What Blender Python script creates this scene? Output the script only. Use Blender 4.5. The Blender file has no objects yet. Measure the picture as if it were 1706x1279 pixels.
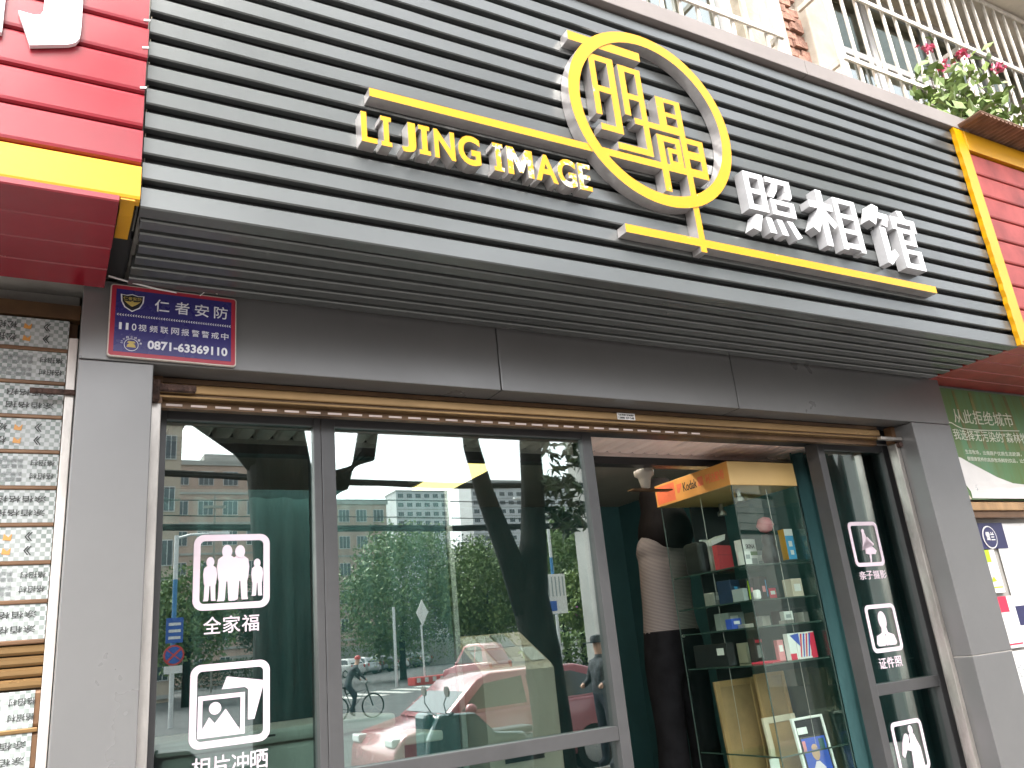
import bpy, bmesh, math, random
from mathutils import Vector, Matrix
import numpy as np
random.seed(7); rng = np.random.default_rng(7)
sc = bpy.context.scene
COL = sc.collection
R = math.radians

# ------------------------------------------------------------------ camera
cam_d = bpy.data.cameras.new('camera'); cam = bpy.data.objects.new('camera', cam_d); COL.objects.link(cam)
cam_d.sensor_width = 36.0; cam_d.lens = 28.80; cam_d.clip_start = 0.05; cam_d.clip_end = 2000
_yaw, _pitch, _roll = 0.529948, 0.320714, -0.101860
_f = Vector((math.sin(_yaw)*math.cos(_pitch), math.cos(_yaw)*math.cos(_pitch), math.sin(_pitch)))
_r0 = Vector((math.cos(_yaw), -math.sin(_yaw), 0)); _u0 = _r0.cross(_f)
_r = math.cos(_roll)*_r0 + math.sin(_roll)*_u0
_u = -math.sin(_roll)*_r0 + math.cos(_roll)*_u0
cam.matrix_world = Matrix(((_r.x, _u.x, -_f.x, 0), (_r.y, _u.y, -_f.y, 0), (_r.z, _u.z, -_f.z, 1.6), (0, 0, 0, 1)))
sc.camera = cam

# ------------------------------------------------------------------ sky, sun, exposure
SUN_EL, SUN_AZ = R(50), R(205)          # azimuth measured clockwise from +Y: behind and left of the camera
world = bpy.data.worlds.new('World'); sc.world = world; world.use_nodes = True
wn = world.node_tree; wn.nodes.clear()
w_out = wn.nodes.new('ShaderNodeOutputWorld'); w_bg = wn.nodes.new('ShaderNodeBackground')
w_sky = wn.nodes.new('ShaderNodeTexSky'); w_sky.sky_type = 'NISHITA'; w_sky.sun_disc = False
w_sky.sun_elevation = SUN_EL; w_sky.sun_rotation = SUN_AZ
w_sky.air_density = 1.0; w_sky.dust_density = 4.0; w_sky.ozone_density = 1.0
w_hs = wn.nodes.new('ShaderNodeHueSaturation'); w_hs.inputs['Saturation'].default_value = 0.22
w_bg.inputs['Strength'].default_value = 0.15
wn.links.new(w_sky.outputs[0], w_hs.inputs['Color']); wn.links.new(w_hs.outputs[0], w_bg.inputs['Color'])
wn.links.new(w_bg.outputs[0], w_out.inputs['Surface'])
sun_d = bpy.data.lights.new('sun', 'SUN'); sun = bpy.data.objects.new('sun', sun_d); COL.objects.link(sun)
sun_d.energy = 0.9; sun_d.angle = R(35); sun_d.color = (1.0, 0.95, 0.88)
_sd = Vector((math.sin(SUN_AZ)*math.cos(SUN_EL), math.cos(SUN_AZ)*math.cos(SUN_EL), math.sin(SUN_EL)))
sun.rotation_euler = _sd.to_track_quat('Z', 'Y').to_euler()
sc.view_settings.view_transform = 'Standard'; sc.view_settings.look = 'None'
sc.view_settings.gamma = 1.0; sc.view_settings.exposure = 2.25
sc.cycles.max_bounces = 10; sc.cycles.transparent_max_bounces = 24; sc.cycles.glossy_bounces = 5
sc.cycles.diffuse_bounces = 4; sc.cycles.caustics_reflective = False; sc.cycles.caustics_refractive = False
sc.cycles.use_denoising = True

# ------------------------------------------------------------------ materials
def lin(h):
    h = h.lstrip('#'); o = []
    for i in (0, 2, 4):
        c = int(h[i:i+2], 16)/255
        o.append(c/12.92 if c <= 0.04045 else ((c+0.055)/1.055)**2.4)
    return tuple(o)
MATS = {}
def mat(name, col, rough=0.5, metal=0.0, var=0.12, vscale=6.0, bump=0.0, bscale=40.0, spec=0.5, rvar=0.1, stretch=(1,1,1), emit=None, es=0.0, tint=None, coat=0.0):
    m = bpy.data.materials.new(name); m.use_nodes = True; nt = m.node_tree; b = nt.nodes['Principled BSDF']
    N = nt.nodes.new; Lk = nt.links.new
    if isinstance(col, str): col = lin(col)
    tc = N('ShaderNodeTexCoord'); mp = N('ShaderNodeMapping'); mp.inputs['Scale'].default_value = stretch
    Lk(tc.outputs['Object'], mp.inputs['Vector'])
    oi = N('ShaderNodeObjectInfo')
    ad = N('ShaderNodeVectorMath'); ad.operation = 'ADD'
    sc_ = N('ShaderNodeVectorMath'); sc_.operation = 'SCALE'; sc_.inputs[3].default_value = 13.0
    cb = N('ShaderNodeCombineXYZ'); Lk(oi.outputs['Random'], cb.inputs[0]); Lk(oi.outputs['Random'], cb.inputs[2])
    Lk(cb.outputs[0], sc_.inputs[0]); Lk(mp.outputs[0], ad.inputs[0]); Lk(sc_.outputs[0], ad.inputs[1])
    nz = N('ShaderNodeTexNoise'); nz.inputs['Scale'].default_value = vscale; nz.inputs['Detail'].default_value = 6; nz.inputs['Roughness'].default_value = 0.62
    Lk(ad.outputs[0], nz.inputs['Vector'])
    mr = N('ShaderNodeMapRange'); mr.inputs[1].default_value = 0.3; mr.inputs[2].default_value = 0.7
    Lk(nz.outputs['Fac'], mr.inputs[0])
    mx = N('ShaderNodeMix'); mx.data_type = 'RGBA'
    t2 = tint if tint else tuple(c*(1-var*1.6) for c in col)
    mx.inputs[6].default_value = (*[min(1, c*(1+var)) for c in col], 1); mx.inputs[7].default_value = (*t2, 1)
    Lk(mr.outputs[0], mx.inputs[0]); Lk(mx.outputs[2], b.inputs['Base Color'])
    rr = N('ShaderNodeMapRange'); rr.inputs[3].default_value = max(0.02, rough-rvar); rr.inputs[4].default_value = min(1, rough+rvar)
    Lk(nz.outputs['Fac'], rr.inputs[0]); Lk(rr.outputs[0], b.inputs['Roughness'])
    b.inputs['Metallic'].default_value = metal; b.inputs['Specular IOR Level'].default_value = spec
    if coat: b.inputs['Coat Weight'].default_value = coat; b.inputs['Coat Roughness'].default_value = 0.1
    if bump:
        n2 = N('ShaderNodeTexNoise'); n2.inputs['Scale'].default_value = bscale; n2.inputs['Detail'].default_value = 1 if bscale < 5 else 3
        Lk(ad.outputs[0], n2.inputs['Vector'])
        bp = N('ShaderNodeBump'); bp.inputs['Strength'].default_value = bump; bp.inputs['Distance'].default_value = 0.02
        Lk(n2.outputs['Fac'], bp.inputs['Height']); Lk(bp.outputs[0], b.inputs['Normal'])
    if emit:
        b.inputs['Emission Color'].default_value = (*emit, 1); b.inputs['Emission Strength'].default_value = es
    MATS[name] = m; return m
def glass(name, refl, tint, rough=0.0):
    m = bpy.data.materials.new(name); m.use_nodes = True; nt = m.node_tree; nt.nodes.clear()
    N = nt.nodes.new; Lk = nt.links.new
    o = N('ShaderNodeOutputMaterial'); mx = N('ShaderNodeMixShader'); tr = N('ShaderNodeBsdfTransparent'); gl = N('ShaderNodeBsdfGlossy')
    tr.inputs[0].default_value = (*tint, 1); gl.inputs['Roughness'].default_value = rough; gl.inputs[0].default_value = (0.95, 1.0, 0.97, 1)
    lw = N('ShaderNodeLayerWeight'); lw.inputs[0].default_value = 0.5
    pw = N('ShaderNodeMath'); pw.operation = 'POWER'; pw.inputs[1].default_value = 4.0
    ma = N('ShaderNodeMath'); ma.operation = 'MULTIPLY_ADD'; ma.inputs[1].default_value = 0.9*(1.0-refl); ma.inputs[2].default_value = refl
    Lk(lw.outputs['Facing'], pw.inputs[0]); Lk(pw.outputs[0], ma.inputs[0]); Lk(ma.outputs[0], mx.inputs[0]); Lk(tr.outputs[0], mx.inputs[1]); Lk(gl.outputs[0], mx.inputs[2])
    Lk(mx.outputs[0], o.inputs['Surface']); MATS[name] = m; return m

mat('charcoal', (0.150, 0.158, 0.156), 0.25, 0.5, 0.14, 1.1, 0.14, 1.1, spec=0.6, stretch=(0.5, 1, 1), rvar=0.06)
mat('charcoal_back', (0.02, 0.022, 0.022), 0.5, 0, 0.1)
mat('cladding', (0.168, 0.166, 0.164), 0.30, 0.28, 0.08, 1.2, 0.0, 1.1, spec=0.6)
mat('coping', (0.24, 0.21, 0.195), 0.5, 0, 0.1, 2.0)
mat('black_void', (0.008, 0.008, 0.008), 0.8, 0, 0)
mat('red_panel', (0.25, 0.009, 0.020), 0.24, 0, 0.10, 2.5, 0.14, 2.2, spec=0.7)
mat('red_panel_old', (0.27, 0.035, 0.028), 0.45, 0, 0.25, 4.0, 0.15, 4.0)
mat('yellow_panel', (0.58, 0.275, 0.001), 0.35, 0, 0.05, 2.0, 0.04, 3.0)
mat('steel_side', (0.54, 0.505, 0.49), 0.34, 0.5, 0.12, 14.0)
mat('white_letter', (0.82, 0.82, 0.84), 0.4, 0, 0.03, 20.0)
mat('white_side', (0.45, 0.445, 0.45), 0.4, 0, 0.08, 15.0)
def film_mat(name, cover):
    m = mat(name, (0.62, 0.295, 0.001), 0.32, 0, 0.0, 20.0)
    nt = m.node_tree; b = nt.nodes['Principled BSDF']; N = nt.nodes.new; Lk = nt.links.new
    tc = N('ShaderNodeTexCoord'); nz = N('ShaderNodeTexNoise'); nz.inputs['Scale'].default_value = 28; nz.inputs['Detail'].default_value = 8; nz.inputs['Roughness'].default_value = 0.65
    oi = N('ShaderNodeObjectInfo'); nz.noise_dimensions = '4D'; mu = N('ShaderNodeMath'); mu.operation = 'MULTIPLY'; mu.inputs[1].default_value = 50
    Lk(oi.outputs['Random'], mu.inputs[0]); Lk(mu.outputs[0], nz.inputs['W'])
    Lk(tc.outputs['Object'], nz.inputs['Vector'])
    rp = N('ShaderNodeValToRGB'); rp.color_ramp.elements[0].position = cover; rp.color_ramp.elements[1].position = cover+0.035
    rp.color_ramp.elements[0].color = (0.62, 0.295, 0.001, 1); rp.color_ramp.elements[1].color = (0.62, 0.58, 0.44, 1)
    Lk(nz.outputs['Fac'], rp.inputs[0]); Lk(rp.outputs[0], b.inputs['Base Color'])
film_mat('yellow_face', 0.665); film_mat('yellow_peeling', 0.50)
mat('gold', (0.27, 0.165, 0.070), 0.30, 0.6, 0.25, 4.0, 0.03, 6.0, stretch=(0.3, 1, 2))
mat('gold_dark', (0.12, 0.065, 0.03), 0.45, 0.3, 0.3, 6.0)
mat('brown_bar', (0.16, 0.085, 0.042), 0.4, 0.3, 0.2, 5.0)
mat('rail_white', (0.62, 0.58, 0.54), 0.35, 0.35, 0.18, 14.0, stretch=(1, 1, 0.3))
mat('rail_steel', (0.42, 0.39, 0.36), 0.32, 0.7, 0.3, 10.0, stretch=(1, 1, 0.3))
mat('rust', (0.075, 0.04, 0.03), 0.8, 0, 0.5, 30.0, 0.5, 80.0)
mat('frame_grey', (0.066, 0.065, 0.066), 0.38, 0.1, 0.10, 5.0)
mat('frame_dark', (0.035, 0.035, 0.04), 0.42, 0.1, 0.12, 5.0)
mat('pale_strip', (0.62, 0.52, 0.48), 0.5, 0, 0.1)
glass('shop_glass', 0.30, (0.76, 0.87, 0.85))
glass('cabinet_glass', 0.05, (0.90, 0.96, 0.93))
glass('window_glass', 0.28, (0.55, 0.6, 0.58))
mat('glass_edge', (0.04, 0.065, 0.055), 0.12, 0, 0.1, 20.0)
mat('decal', (0.66, 0.55, 0.61), 0.45, 0, 0.02)
mat('decal_white', (0.8, 0.78, 0.78), 0.45, 0, 0.02)
mat('plate_cream', (0.60, 0.52, 0.46), 0.35, 0, 0.03); mat('plate_red', (0.42, 0.03, 0.055), 0.3, 0, 0.06, 3.0)
mat('plate_blue', (0.04, 0.034, 0.17), 0.28, 0, 0.08, 3.0); mat('plate_white', (0.8, 0.8, 0.84), 0.35, 0, 0)
mat('plate_gold', (0.55, 0.42, 0.12), 0.35, 0, 0.1); mat('plate_black', (0.02, 0.02, 0.025), 0.35, 0, 0)
mat('teal_wall', (0.020, 0.072, 0.078), 0.6, 0, 0.12, 2.5)
mat('teal_curtain', (0.036, 0.105, 0.108), 0.8, 0, 0.15, 8.0, stretch=(1, 1, 0.2))
mat('room_white', (0.34, 0.31, 0.27), 0.6, 0, 0.05); mat('jamb', (0.85, 0.80, 0.74), 0.5, 0, 0.05)
mat('room_floor', (0.58, 0.55, 0.50), 0.4, 0, 0.2, 2.0); mat('plank_pink', (0.88, 0.70, 0.65), 0.45, 0, 0.08, 5.0)
mat('beam_dark', (0.012, 0.013, 0.014), 0.5, 0, 0.1)
mat('orange_panel', (0.62, 0.29, 0.07), 0.4, 0, 0.10, 6.0); mat('amber_panel', (0.62, 0.42, 0.17), 0.4, 0, 0.05, 3.0)
mat('orange_red', (0.72, 0.15, 0.07), 0.4, 0, 0.15, 9.0)
mat('ink', (0.015, 0.013, 0.012), 0.5, 0, 0)
mat('wood', (0.42, 0.25, 0.115), 0.45, 0, 0.3, 7.0, stretch=(1, 1, 0.15)); mat('wood_panel', (0.36, 0.22, 0.11), 0.4, 0, 0.25, 3.0)
mat('counter', (0.66, 0.63, 0.56), 0.4, 0, 0.05, 3.0); mat('machine_beige', (0.58, 0.48, 0.38), 0.45, 0, 0.06, 3.0)
mat('hair', (0.006, 0.005, 0.005), 0.7, 0, 0.2, 40.0, spec=0.08, stretch=(1, 1, 0.1)); mat('skin', (0.52, 0.30, 0.21), 0.5, 0, 0.06)
mat('trousers_black', (0.007, 0.007, 0.008), 0.9, 0, 0.3, 12.0, 0.3, 9.0, spec=0.08)
mat('sticker_ink', (0.045, 0.047, 0.045), 0.6, 0, 0.3, 60.0); mat('denim_dark', (0.02, 0.025, 0.04), 0.85, 0, 0.3, 12.0); mat('camo', (0.045, 0.05, 0.06), 0.85, 0, 0.6, 16.0)
mat('cream_wall', (0.56, 0.49, 0.38), 0.8, 0, 0.2, 3.0, 0.3, 30.0); mat('cream_trim', (0.52, 0.47, 0.39), 0.7, 0, 0.15, 4.0, 0.2, 25.0)
mat('brick', (0.34, 0.185, 0.135), 0.85, 0, 0.35, 14.0, 0.5, 60.0); mat('mortar', (0.36, 0.30, 0.25), 0.95, 0, 0.3, 18.0, 0.6, 60.0)
mat('grille_paint', (0.66, 0.61, 0.54), 0.5, 0.0, 0.2, 12.0); mat('upvc', (0.70, 0.68, 0.66), 0.4, 0, 0.1)
mat('room_dark', (0.07, 0.075, 0.06), 0.9, 0, 0.4, 1.5); mat('curtain_pale', (0.55, 0.50, 0.42), 0.85, 0, 0.2, 9.0, stretch=(1, 1, 0.1)); mat('curtain_olive', (0.30, 0.30, 0.09), 0.85, 0, 0.2, 9.0, stretch=(1, 1, 0.1))
mat('awning', (0.20, 0.105, 0.065), 0.7, 0, 0.3, 8.0, 0.2, 30.0)
mat('leaf', (0.085, 0.14, 0.040), 0.5, 0, 0.5, 2.5, tint=(0.14, 0.19, 0.055)); mat('leaf_light', (0.17, 0.24, 0.06), 0.5, 0, 0.4, 3.0)
mat('leaf_dark', (0.045, 0.078, 0.030), 0.4, 0, 0.4, 2.5); mat('flower', (0.62, 0.10, 0.19), 0.6, 0, 0.3, 30.0); mat('twig', (0.10, 0.07, 0.045), 0.9, 0, 0.3, 20.0)
mat('bark', (0.016, 0.015, 0.014), 0.92, 0, 0.5, 7.0, 0.8, 18.0, stretch=(1, 1, 0.35), spec=0.15)
mat('asphalt', (0.075, 0.075, 0.078), 0.9, 0, 0.2, 1.2, 0.2, 120.0); mat('paving', (0.20, 0.19, 0.18), 0.85, 0, 0.2, 3.0, 0.2, 40.0)
mat('kerb', (0.30, 0.29, 0.27), 0.85, 0, 0.2, 5.0); mat('road_paint', (0.62, 0.61, 0.58), 0.7, 0, 0.25, 6.0)
mat('facade_pink', (0.49, 0.36, 0.30), 0.85, 0, 0.12, 0.6); mat('facade_tan', (0.50, 0.41, 0.33), 0.85, 0, 0.12, 0.6); mat('facade_grey', (0.40, 0.39, 0.37), 0.85, 0, 0.12, 0.4)
mat('facade_white', (0.62, 0.62, 0.62), 0.8, 0, 0.06, 0.1); mat('far_glass', (0.06, 0.075, 0.085), 0.12, 0, 0.3, 1.0)
mat('car_red', (0.38, 0.12, 0.14), 0.25, 0.1, 0.03, 3.0, coat=0.7); mat('car_white', (0.66, 0.66, 0.65), 0.25, 0, 0.03, 3.0, coat=0.6); mat('car_grey', (0.12, 0.13, 0.14), 0.25, 0.2, 0.03, 3.0, coat=0.6); mat('car_silver', (0.42, 0.43, 0.44), 0.25, 0.5, 0.03, 3.0, coat=0.6)
mat('tyre', (0.012, 0.012, 0.012), 0.9, 0, 0.1); mat('alloy', (0.4, 0.4, 0.4), 0.3, 0.8, 0.1); mat('car_glass', (0.015, 0.02, 0.022), 0.06, 0, 0.0, spec=0.8)
mat('lamp_lens', (0.7, 0.7, 0.7), 0.15, 0, 0.0); mat('tail_lens', (0.45, 0.02, 0.02), 0.2, 0, 0)
mat('pole_white', (0.66, 0.66, 0.66), 0.4, 0.2, 0.05); mat('pole_blue', (0.05, 0.20, 0.42), 0.4, 0, 0.05); mat('sign_blue', (0.03, 0.10, 0.40), 0.4, 0, 0.05); mat('sign_red', (0.55, 0.05, 0.05), 0.4, 0, 0.05)
mat('cable', (0.012, 0.013, 0.014), 0.7, 0, 0.2); mat('concrete', (0.36, 0.34, 0.31), 0.9, 0, 0.2, 3.0)
mat('poster_green', (0.050, 0.15, 0.068), 0.4, 0, 0.5, 2.2, stretch=(5, 1, 0.7), tint=(0.10, 0.15, 0.03)); mat('poster_shaft', (0.16, 0.17, 0.05), 0.4, 0, 0.3, 5.0); mat('poster_milk', (0.72, 0.69, 0.66), 0.4, 0, 0.06, 4.0)
mat('poster_text', (0.66, 0.68, 0.56), 0.4, 0, 0.05); mat('poster_grey', (0.30, 0.32, 0.32), 0.5, 0, 0)
mat('navy', (0.03, 0.03, 0.09), 0.35, 0, 0.1); mat('lime', (0.42, 0.58, 0.02), 0.4, 0, 0.05); mat('crimson', (0.62, 0.03, 0.07), 0.4, 0, 0.05); mat('paper', (0.72, 0.70, 0.68), 0.5, 0, 0.05)
mat('box_red', (0.42, 0.035, 0.045), 0.5, 0, 0.1); mat('box_black', (0.015, 0.015, 0.017), 0.5, 0, 0.2); mat('box_navy', (0.012, 0.025, 0.06), 0.35, 0, 0.3); mat('box_cyan', (0.05, 0.30, 0.55), 0.4, 0, 0.1); mat('box_blue', (0.04, 0.09, 0.45), 0.4, 0, 0.1); mat('box_pink', (0.62, 0.22, 0.24), 0.5, 0, 0.2)
mat('lamp_on', (1, 0.85, 0.6), 0.5, 0, 0, emit=(1.0, 0.66, 0.22), es=1.3); mat('fill_light_tube', (1, 0.9, 0.8), 0.5, 0, 0, emit=(1.0, 0.93, 0.84), es=11.0)
def stripe_mat():
    m = mat('striped_knit', (0.4, 0.3, 0.28), 0.9, 0, 0.1); nt = m.node_tree; b = nt.nodes['Principled BSDF']; N = nt.nodes.new; Lk = nt.links.new
    tc = N('ShaderNodeTexCoord'); wv = N('ShaderNodeTexWave'); wv.bands_direction = 'Z'; wv.inputs['Scale'].default_value = 42; wv.inputs['Distortion'].default_value = 0.35; wv.inputs['Detail Scale'].default_value = 0.6
    rp = N('ShaderNodeValToRGB'); rp.color_ramp.elements[0].position = 0.42; rp.color_ramp.elements[1].position = 0.58
    rp.color_ramp.elements[0].color = (0.055, 0.045, 0.045, 1); rp.color_ramp.elements[1].color = (0.165, 0.142, 0.130, 1)
    Lk(tc.outputs['Object'], wv.inputs['Vector']); Lk(wv.outputs[1], rp.inputs[0]); Lk(rp.outputs[0], b.inputs['Base Color'])
stripe_mat()
def checker_mat():
    m = mat('sticker_checker', (0.7, 0.7, 0.68), 0.45, 0, 0.1); nt = m.node_tree; b = nt.nodes['Principled BSDF']; N = nt.nodes.new; Lk = nt.links.new
    tc = N('ShaderNodeTexCoord'); mp = N('ShaderNodeMapping'); mp.inputs['Location'].default_value = (0.003, 0.5, 0.002)
    ck = N('ShaderNodeTexChecker'); ck.inputs['Scale'].default_value = 78
    nz = N('ShaderNodeTexNoise'); nz.inputs['Scale'].default_value = 14; nz.inputs['Detail'].default_value = 4
    cr = N('ShaderNodeValToRGB'); cr.color_ramp.elements[0].position = 0.35; cr.color_ramp.elements[0].color = (0.20, 0.24, 0.22, 1); cr.color_ramp.elements[1].position = 0.68; cr.color_ramp.elements[1].color = (0.36, 0.39, 0.37, 1)
    mx = N('ShaderNodeMix'); mx.data_type = 'RGBA'; mx.inputs[6].default_value = (0.48, 0.50, 0.50, 1)
    Lk(tc.outputs['Object'], mp.inputs[0]); Lk(mp.outputs[0], ck.inputs['Vector']); Lk(tc.outputs['Object'], nz.inputs['Vector']); Lk(nz.outputs['Fac'], cr.inputs[0])
    Lk(ck.outputs['Fac'], mx.inputs[0]); Lk(cr.outputs[0], mx.inputs[7]); Lk(mx.outputs[2], b.inputs['Base Color'])
checker_mat()

# ------------------------------------------------------------------ mesh helpers
WL = {}                                             # world location of every object built here
def M_(m): return MATS[m] if isinstance(m, str) else m
def place(o, wl, parent):
    WL[o.name] = Vector(wl)
    if parent is not None:
        o.parent = parent; o.location = Vector(wl) - WL[parent.name]
    else: o.location = wl
def tag(o, label=None, cat=None, group=None, kind=None):
    if label: o['label'] = label
    if cat: o['category'] = cat
    if group: o['group'] = group
    if kind: o['kind'] = kind
    return o
def thing(name, label, cat, loc, group=None):
    o = bpy.data.objects.new(name, None); COL.objects.link(o); o.empty_display_size = 0.1
    WL[o.name] = Vector(loc); o.location = loc
    return tag(o, label, cat, group)
class MB:
    def __init__(s): s.v = []; s.f = []; s.m = []
    def add(s, vs, fs, mi=0):
        n = len(s.v); s.v += [tuple(v) for v in vs]; s.f += [tuple(i+n for i in f) for f in fs]
        s.m += (mi if isinstance(mi, list) else [mi]*len(fs)); return s
    def box(s, x0, x1, y0, y1, z0, z1, mi=0):
        return s.add([(x0,y0,z0),(x1,y0,z0),(x1,y1,z0),(x0,y1,z0),(x0,y0,z1),(x1,y0,z1),(x1,y1,z1),(x0,y1,z1)],
                     [(0,3,2,1),(4,5,6,7),(0,1,5,4),(1,2,6,5),(2,3,7,6),(3,0,4,7)], mi)
    def prism(s, poly, d0, d1, fn=None, mi=0, smi=None):
        # poly in (u, v) counter-clockwise seen from the -Y side (u right, v up); d0 front, d1 back
        fn = fn or (lambda u, v, d: (u, d, v)); n = len(poly)
        a = sum(poly[i][0]*poly[(i+1) % n][1]-poly[(i+1) % n][0]*poly[i][1] for i in range(n))
        if a < 0: poly = poly[::-1]
        vs = [fn(u, v, d0) for u, v in poly] + [fn(u, v, d1) for u, v in poly]
        fs = [tuple(range(n)), tuple(range(2*n-1, n-1, -1))] + [((i+1) % n, i, n+i, n+(i+1) % n) for i in range(n)]
        return s.add(vs, fs, [mi, mi] + [mi if smi is None else smi]*n)
    def tube(s, pts, rad, n=8, mi=0):
        pts = [Vector(p) for p in pts]; rad = rad if isinstance(rad, (list, tuple)) else [rad]*len(pts); vs = []; fs = []
        up = Vector((0.31, 0.17, 0.93))
        for i, p in enumerate(pts):
            t = (pts[min(i+1, len(pts)-1)]-pts[max(i-1, 0)]).normalized()
            a = t.cross(up if abs(t.dot(up)) < 0.95 else Vector((1, 0, 0))).normalized(); b = t.cross(a)
            vs += [p+rad[i]*(a*math.cos(2*math.pi*k/n)+b*math.sin(2*math.pi*k/n)) for k in range(n)]
        for i in range(len(pts)-1):
            fs += [(i*n+k, i*n+(k+1) % n, (i+1)*n+(k+1) % n, (i+1)*n+k) for k in range(n)]
        fs += [tuple(range(n-1, -1, -1)), tuple(range((len(pts)-1)*n, len(pts)*n))]
        return s.add(vs, fs, mi)
    def disc(s, c, r, ax, th, n=20, mi=0):
        c = Vector(c); a = Vector(ax).normalized()*th/2; return s.tube([c-a, c+a], r, n, mi)
    def lathe(s, c, prof, n=16, mi=0):
        vs = []; fs = []
        for r, z in prof: vs += [(c[0]+r*math.cos(2*math.pi*k/n), c[1]+r*math.sin(2*math.pi*k/n), c[2]+z) for k in range(n)]
        for i in range(len(prof)-1): fs += [(i*n+k, i*n+(k+1) % n, (i+1)*n+(k+1) % n, (i+1)*n+k) for k in range(n)]
        return s.add(vs, fs, mi)
    def quads(s, P, mi=0):                          # P: (n,4,3) array
        n = len(s.v); s.v += [tuple(p) for p in P.reshape(-1, 3)]; s.f += [(n+4*i, n+4*i+1, n+4*i+2, n+4*i+3) for i in range(len(P))]; s.m += [mi]*len(P); return s
    def tris(s, P, mi=0):
        n = len(s.v); s.v += [tuple(p) for p in P.reshape(-1, 3)]; s.f += [(n+3*i, n+3*i+1, n+3*i+2) for i in range(len(P))]; s.m += [mi]*len(P); return s
    def build(s, name, mats, parent=None, bevel=0.0, smooth=False, loc=None, xf=None):
        if not isinstance(mats, (list, tuple)): mats = [mats]
        A = np.array([xf(*v) for v in s.v] if xf else s.v, dtype=float)
        if loc is None:
            lo, hi = A.min(0), A.max(0); loc = ((lo[0]+hi[0])/2, (lo[1]+hi[1])/2, lo[2])
        me = bpy.data.meshes.new(name); me.from_pydata((A-np.array(loc)).tolist(), [], s.f)
        for m in mats: me.materials.append(M_(m))
        if len(mats) > 1: me.polygons.foreach_set('material_index', s.m)
        if smooth: me.polygons.foreach_set('use_smooth', [True]*len(me.polygons))
        me.update()
        o = bpy.data.objects.new(name, me); COL.objects.link(o); place(o, loc, parent)
        if bevel:
            b = o.modifiers.new('bevel', 'BEVEL'); b.width = bevel; b.segments = 2; b.limit_method = 'ANGLE'
        return o
def bx(name, m, parent, x0, x1, y0, y1, z0, z1, bevel=0.0, xf=None):
    return MB().box(x0, x1, y0, y1, z0, z1).build(name, m, parent, bevel, xf=xf)
def inst(src, wl, parent):
    o = src.copy(); COL.objects.link(o); place(o, wl, parent); return o
def copy_tree(src, delta, parent=None, rotz=None):
    o = src.copy(); COL.objects.link(o)
    if parent is None:
        place(o, WL[src.name]+Vector(delta), None)
        if rotz is not None: o.rotation_euler = (0, 0, rotz)
    else:
        o.parent = parent; o.location = src.location; WL[o.name] = WL[src.name]+Vector(delta)
    for ch in list(src.children): copy_tree(ch, delta, o)
    return o
def glyphs(body, off=0.0, res=3):
    cu = bpy.data.curves.new('t', 'FONT'); cu.body = body; cu.size = 1.0; cu.extrude = 0.5; cu.offset = off; cu.resolution_u = res
    ob = bpy.data.objects.new('t', cu); COL.objects.link(ob); dg = bpy.context.evaluated_depsgraph_get(); dg.update()
    me = bpy.data.meshes.new_from_object(ob.evaluated_get(dg)); bpy.data.objects.remove(ob); bpy.data.curves.remove(cu)
    V = np.array([v.co[:] for v in me.vertices]); Fc = [tuple(p.vertices) for p in me.polygons]; Nz = [abs(p.normal.z) for p in me.polygons]
    bpy.data.meshes.remove(me); return V, Fc, Nz
def text(body, x0, x1, z0, z1, y, mats, parent, name='lettering', th=0.001, off=0.0, fn=None, res=3, flip=False):
    V, Fc, Nz = glyphs(body, off, res); lo, hi = V.min(0), V.max(0)
    U = (V[:, 0]-lo[0])/(hi[0]-lo[0]); W = (V[:, 1]-lo[1])/(hi[1]-lo[1]); D = (hi[2]-V[:, 2])/(hi[2]-lo[2])
    if flip: U = 1-U; W = 1-W
    fn = fn or (lambda u, v, d: (u, d, v)); b = MB()
    b.add([fn(x0+u*(x1-x0), z0+w*(z1-z0), y+d*th) for u, w, d in zip(U, W, D)], Fc, [0 if n > 0.5 else 1 for n in Nz])
    mats = mats if isinstance(mats, (list, tuple)) else [mats, mats]
    return b.build(name, mats, parent)
def rect_union(rects, d0, d1):
    # one solid from overlapping rectangles (u0,u1,v0,v1): fronts and backs by cell, walls only on the outline
    us = sorted({round(r[i], 4) for r in rects for i in (0, 1)}); vs = sorted({round(r[i], 4) for r in rects for i in (2, 3)})
    occ = [[any(r[0]-2e-4 <= us[i] and us[i+1] <= r[1]+2e-4 and r[2]-2e-4 <= vs[j] and vs[j+1] <= r[3]+2e-4 for r in rects) for j in range(len(vs)-1)] for i in range(len(us)-1)]
    g = lambda i, j: 0 <= i < len(us)-1 and 0 <= j < len(vs)-1 and occ[i][j]
    b = MB()
    for i in range(len(us)-1):
        for j in range(len(vs)-1):
            if not occ[i][j]: continue
            x0, x1, z0, z1 = us[i], us[i+1], vs[j], vs[j+1]
            b.add([(x0,d0,z0),(x1,d0,z0),(x1,d0,z1),(x0,d0,z1)], [(0,1,2,3)], 0)
            b.add([(x0,d1,z0),(x1,d1,z0),(x1,d1,z1),(x0,d1,z1)], [(3,2,1,0)], 1)
            if not g(i-1, j): b.add([(x0,d0,z0),(x0,d0,z1),(x0,d1,z1),(x0,d1,z0)], [(0,1,2,3)], 1)
            if not g(i+1, j): b.add([(x1,d0,z0),(x1,d1,z0),(x1,d1,z1),(x1,d0,z1)], [(0,1,2,3)], 1)
            if not g(i, j-1): b.add([(x0,d0,z0),(x0,d1,z0),(x1,d1,z0),(x1,d0,z0)], [(0,1,2,3)], 1)
            if not g(i, j+1): b.add([(x0,d0,z1),(x1,d0,z1),(x1,d1,z1),(x0,d1,z1)], [(0,1,2,3)], 1)
    return b
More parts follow.
